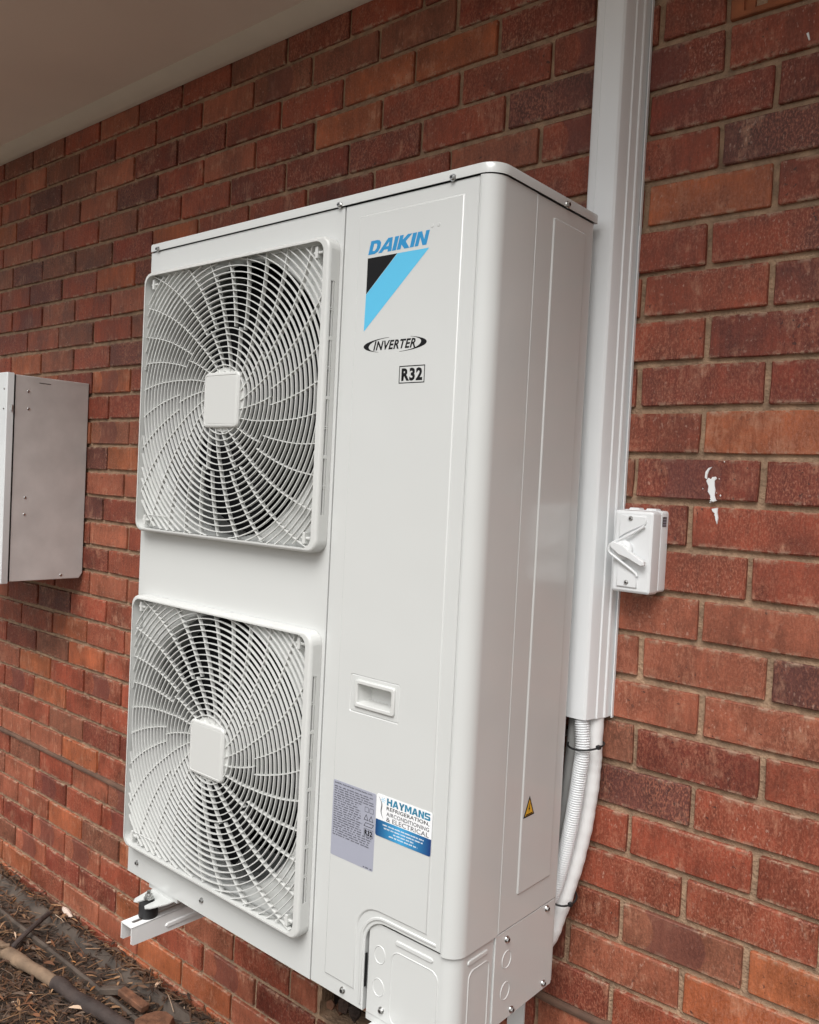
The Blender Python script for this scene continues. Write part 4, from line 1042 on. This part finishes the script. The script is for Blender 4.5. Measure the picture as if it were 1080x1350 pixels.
# brown wooden offcut with a metal end, propped on the track
c0, c1, c2 = gq(133, 1306, GT+.02), gq(160, 1306, GT+.035), gq(192, 1330, GT+.03)
off_ = thing('wooden_offcut', tuple(c2), 'small reddish brown wooden offcut with a grey metal end, lying on the track', 'wood offcut')
def bar(a, b, hw, hh):
    bm = bmesh.new(); d = (b-a).normalized(); s_ = d.cross(Vector((0, 0, 1))).normalized(); t_ = s_.cross(d)
    A = [bm.verts.new(a+s_*x*hw+t_*y*hh) for x, y in ((-1, -1), (1, -1), (1, 1), (-1, 1))]; Bv = [bm.verts.new(b+s_*x*hw*rnd.uniform(.85, 1.1)+t_*y*hh) for x, y in ((-1, -1), (1, -1), (1, 1), (-1, 1))]
    ring_faces(bm, A, Bv); bm.faces.new(A); bm.faces.new(Bv); bmesh.ops.bevel(bm, geom=bm.edges[:], offset=.0025, segments=1, affect='EDGES'); return bm
part('wood', bar(c1, c2, .013, .010), 'rust', off_); part('metal_end', bar(c0, c1+(c1-c0)*.1, .010, .010), 'channel', off_)
# broken brick lump at the lower edge
bm = bmesh.new(); bc = gq(203, 1360, GZ+.03)
bmesh.ops.create_icosphere(bm, subdivisions=2, radius=.055)
for v in bm.verts:
    v.co *= 1+.22*mnoise.noise(v.co*22)
    v.co.z = max(min(v.co.z, .028), -.03)
bmesh.ops.translate(bm, vec=bc, verts=bm.verts)
solo('brick_lump', bm, 'rust', tuple(bc), 'broken brown brick lump at the bottom edge beside the track', 'brick lump', ang=40)
# curled pale bark piece
bm = bmesh.new(); sc_ = gq(88, 1203, GZ+.022); rows = []
for i in range(9):
    s = i/8; row = []
    for j in range(5):
        a_ = R(-75+150*j/4); wv = .012*math.sin(math.pi*(.12+.76*s))
        row.append(bm.verts.new(sc_+Vector(((s-.5)*.085+.02*(s-.5)**2, (s-.5)*-.012+wv*math.sin(a_), wv*math.cos(a_)))))
    rows.append(row)
for i in range(8):
    for j in range(4): bm.faces.new((rows[i][j], rows[i][j+1], rows[i+1][j+1], rows[i+1][j]))
solo('curled_bark', bm, mat('pale bark', (.62, .50, .42), .7, bump=.6, bscale=120, var=.3, vscale=60), tuple(sc_), 'small curled pale pink bark piece in the litter near the wall', 'bark')
# leaf litter
bm = bmesh.new(); lay = bm.verts.layers.float_color.new('tint'); lr = random.Random(21)
PAL = [tuple(q*k for q, k in zip(c, (1.3, 1.08, .92))) for c in [(.075, .045, .026), (.050, .030, .019), (.12, .075, .042), (.19, .125, .072), (.032, .022, .016), (.24, .17, .11), (.13, .060, .028), (.27, .14, .05), (.38, .33, .27), (.09, .07, .055)]]
WT = [6, 8, 4, 2, 8, .9, 2.5, .35, .35, 3]
def leaf(x, y, z, ln, wd, yaw, tilt, curl, c):
    d = Vector((math.cos(yaw), math.sin(yaw), 0)); s_ = Vector((-d.y, d.x, 0)); s_ = s_*math.cos(tilt)+Vector((0, 0, math.sin(tilt)))
    rows = []
    for i, f in enumerate((.12, .8, 1, .65, .05)):
        t = i/4-.5; ctr = Vector((x, y, z))+d*ln*t+Vector((0, 0, curl*(.25-t*t)*ln))
        rows.append([bm.verts.new(ctr-s_*wd*f*.5), bm.verts.new(ctr+s_*wd*f*.5+Vector((0, 0, wd*.12)))])
    for a_, b_ in zip(rows, rows[1:]): bm.faces.new((a_[0], a_[1], b_[1], b_[0]))
    for rw in rows:
        for v in rw: v[lay] = (*c, 1)
def twig(x, y, z, ln, r_, yaw, c):
    d = Vector((math.cos(yaw), math.sin(yaw), lr.uniform(-.2, .2))); k0 = len(bm.verts)
    a_ = Vector((x, y, z)); bnd = Vector((lr.uniform(-.1, .1)*ln, lr.uniform(-.1, .1)*ln, 0))
    tube(bm, [a_-d*ln*.5, a_+bnd, a_+d*ln*.5], [r_, r_*.9, r_*.6], 4); bm.verts.ensure_lookup_table()
    for i in range(k0, len(bm.verts)): bm.verts[i][lay] = (*c, 1)
for k in range(15000):
    if k < 12500: x, y = lr.uniform(-1.95, .25), lr.uniform(-.35, .42)
    else: x, y = lr.uniform(-2.9, 2.2), lr.uniform(-2.2, .42)
    intrack = .25 < y < .39
    z = GZ+lr.uniform(.0, .028) if not intrack else GT+lr.uniform(-.010, .004)
    if intrack and (y < .268 or (y > .352 and lr.random() < .3) or lr.random() < .45): continue
    if intrack and y > .352: z = GT+.018
    c = lr.choices(PAL, WT)[0]; f = lr.uniform(.7, 1.25); c = tuple(q*f for q in c); yaw = lr.uniform(0, math.pi) if lr.random() < .6 else lr.gauss(0, .5)
    if lr.random() < .66: leaf(x, y, z, lr.uniform(.014, .060), lr.uniform(.0025, .0095), yaw, lr.uniform(-.7, .7), lr.uniform(-.1, .7), c)
    else: twig(x, y, z, lr.uniform(.02, .12), lr.uniform(.0007, .0021), yaw, c)
solo('leaf_litter', bm, 'litter', (-.8, .1, GZ), 'brown dry leaves and twigs covering the soil along the wall foot', 'leaf litter', kind='stuff', ang=60)
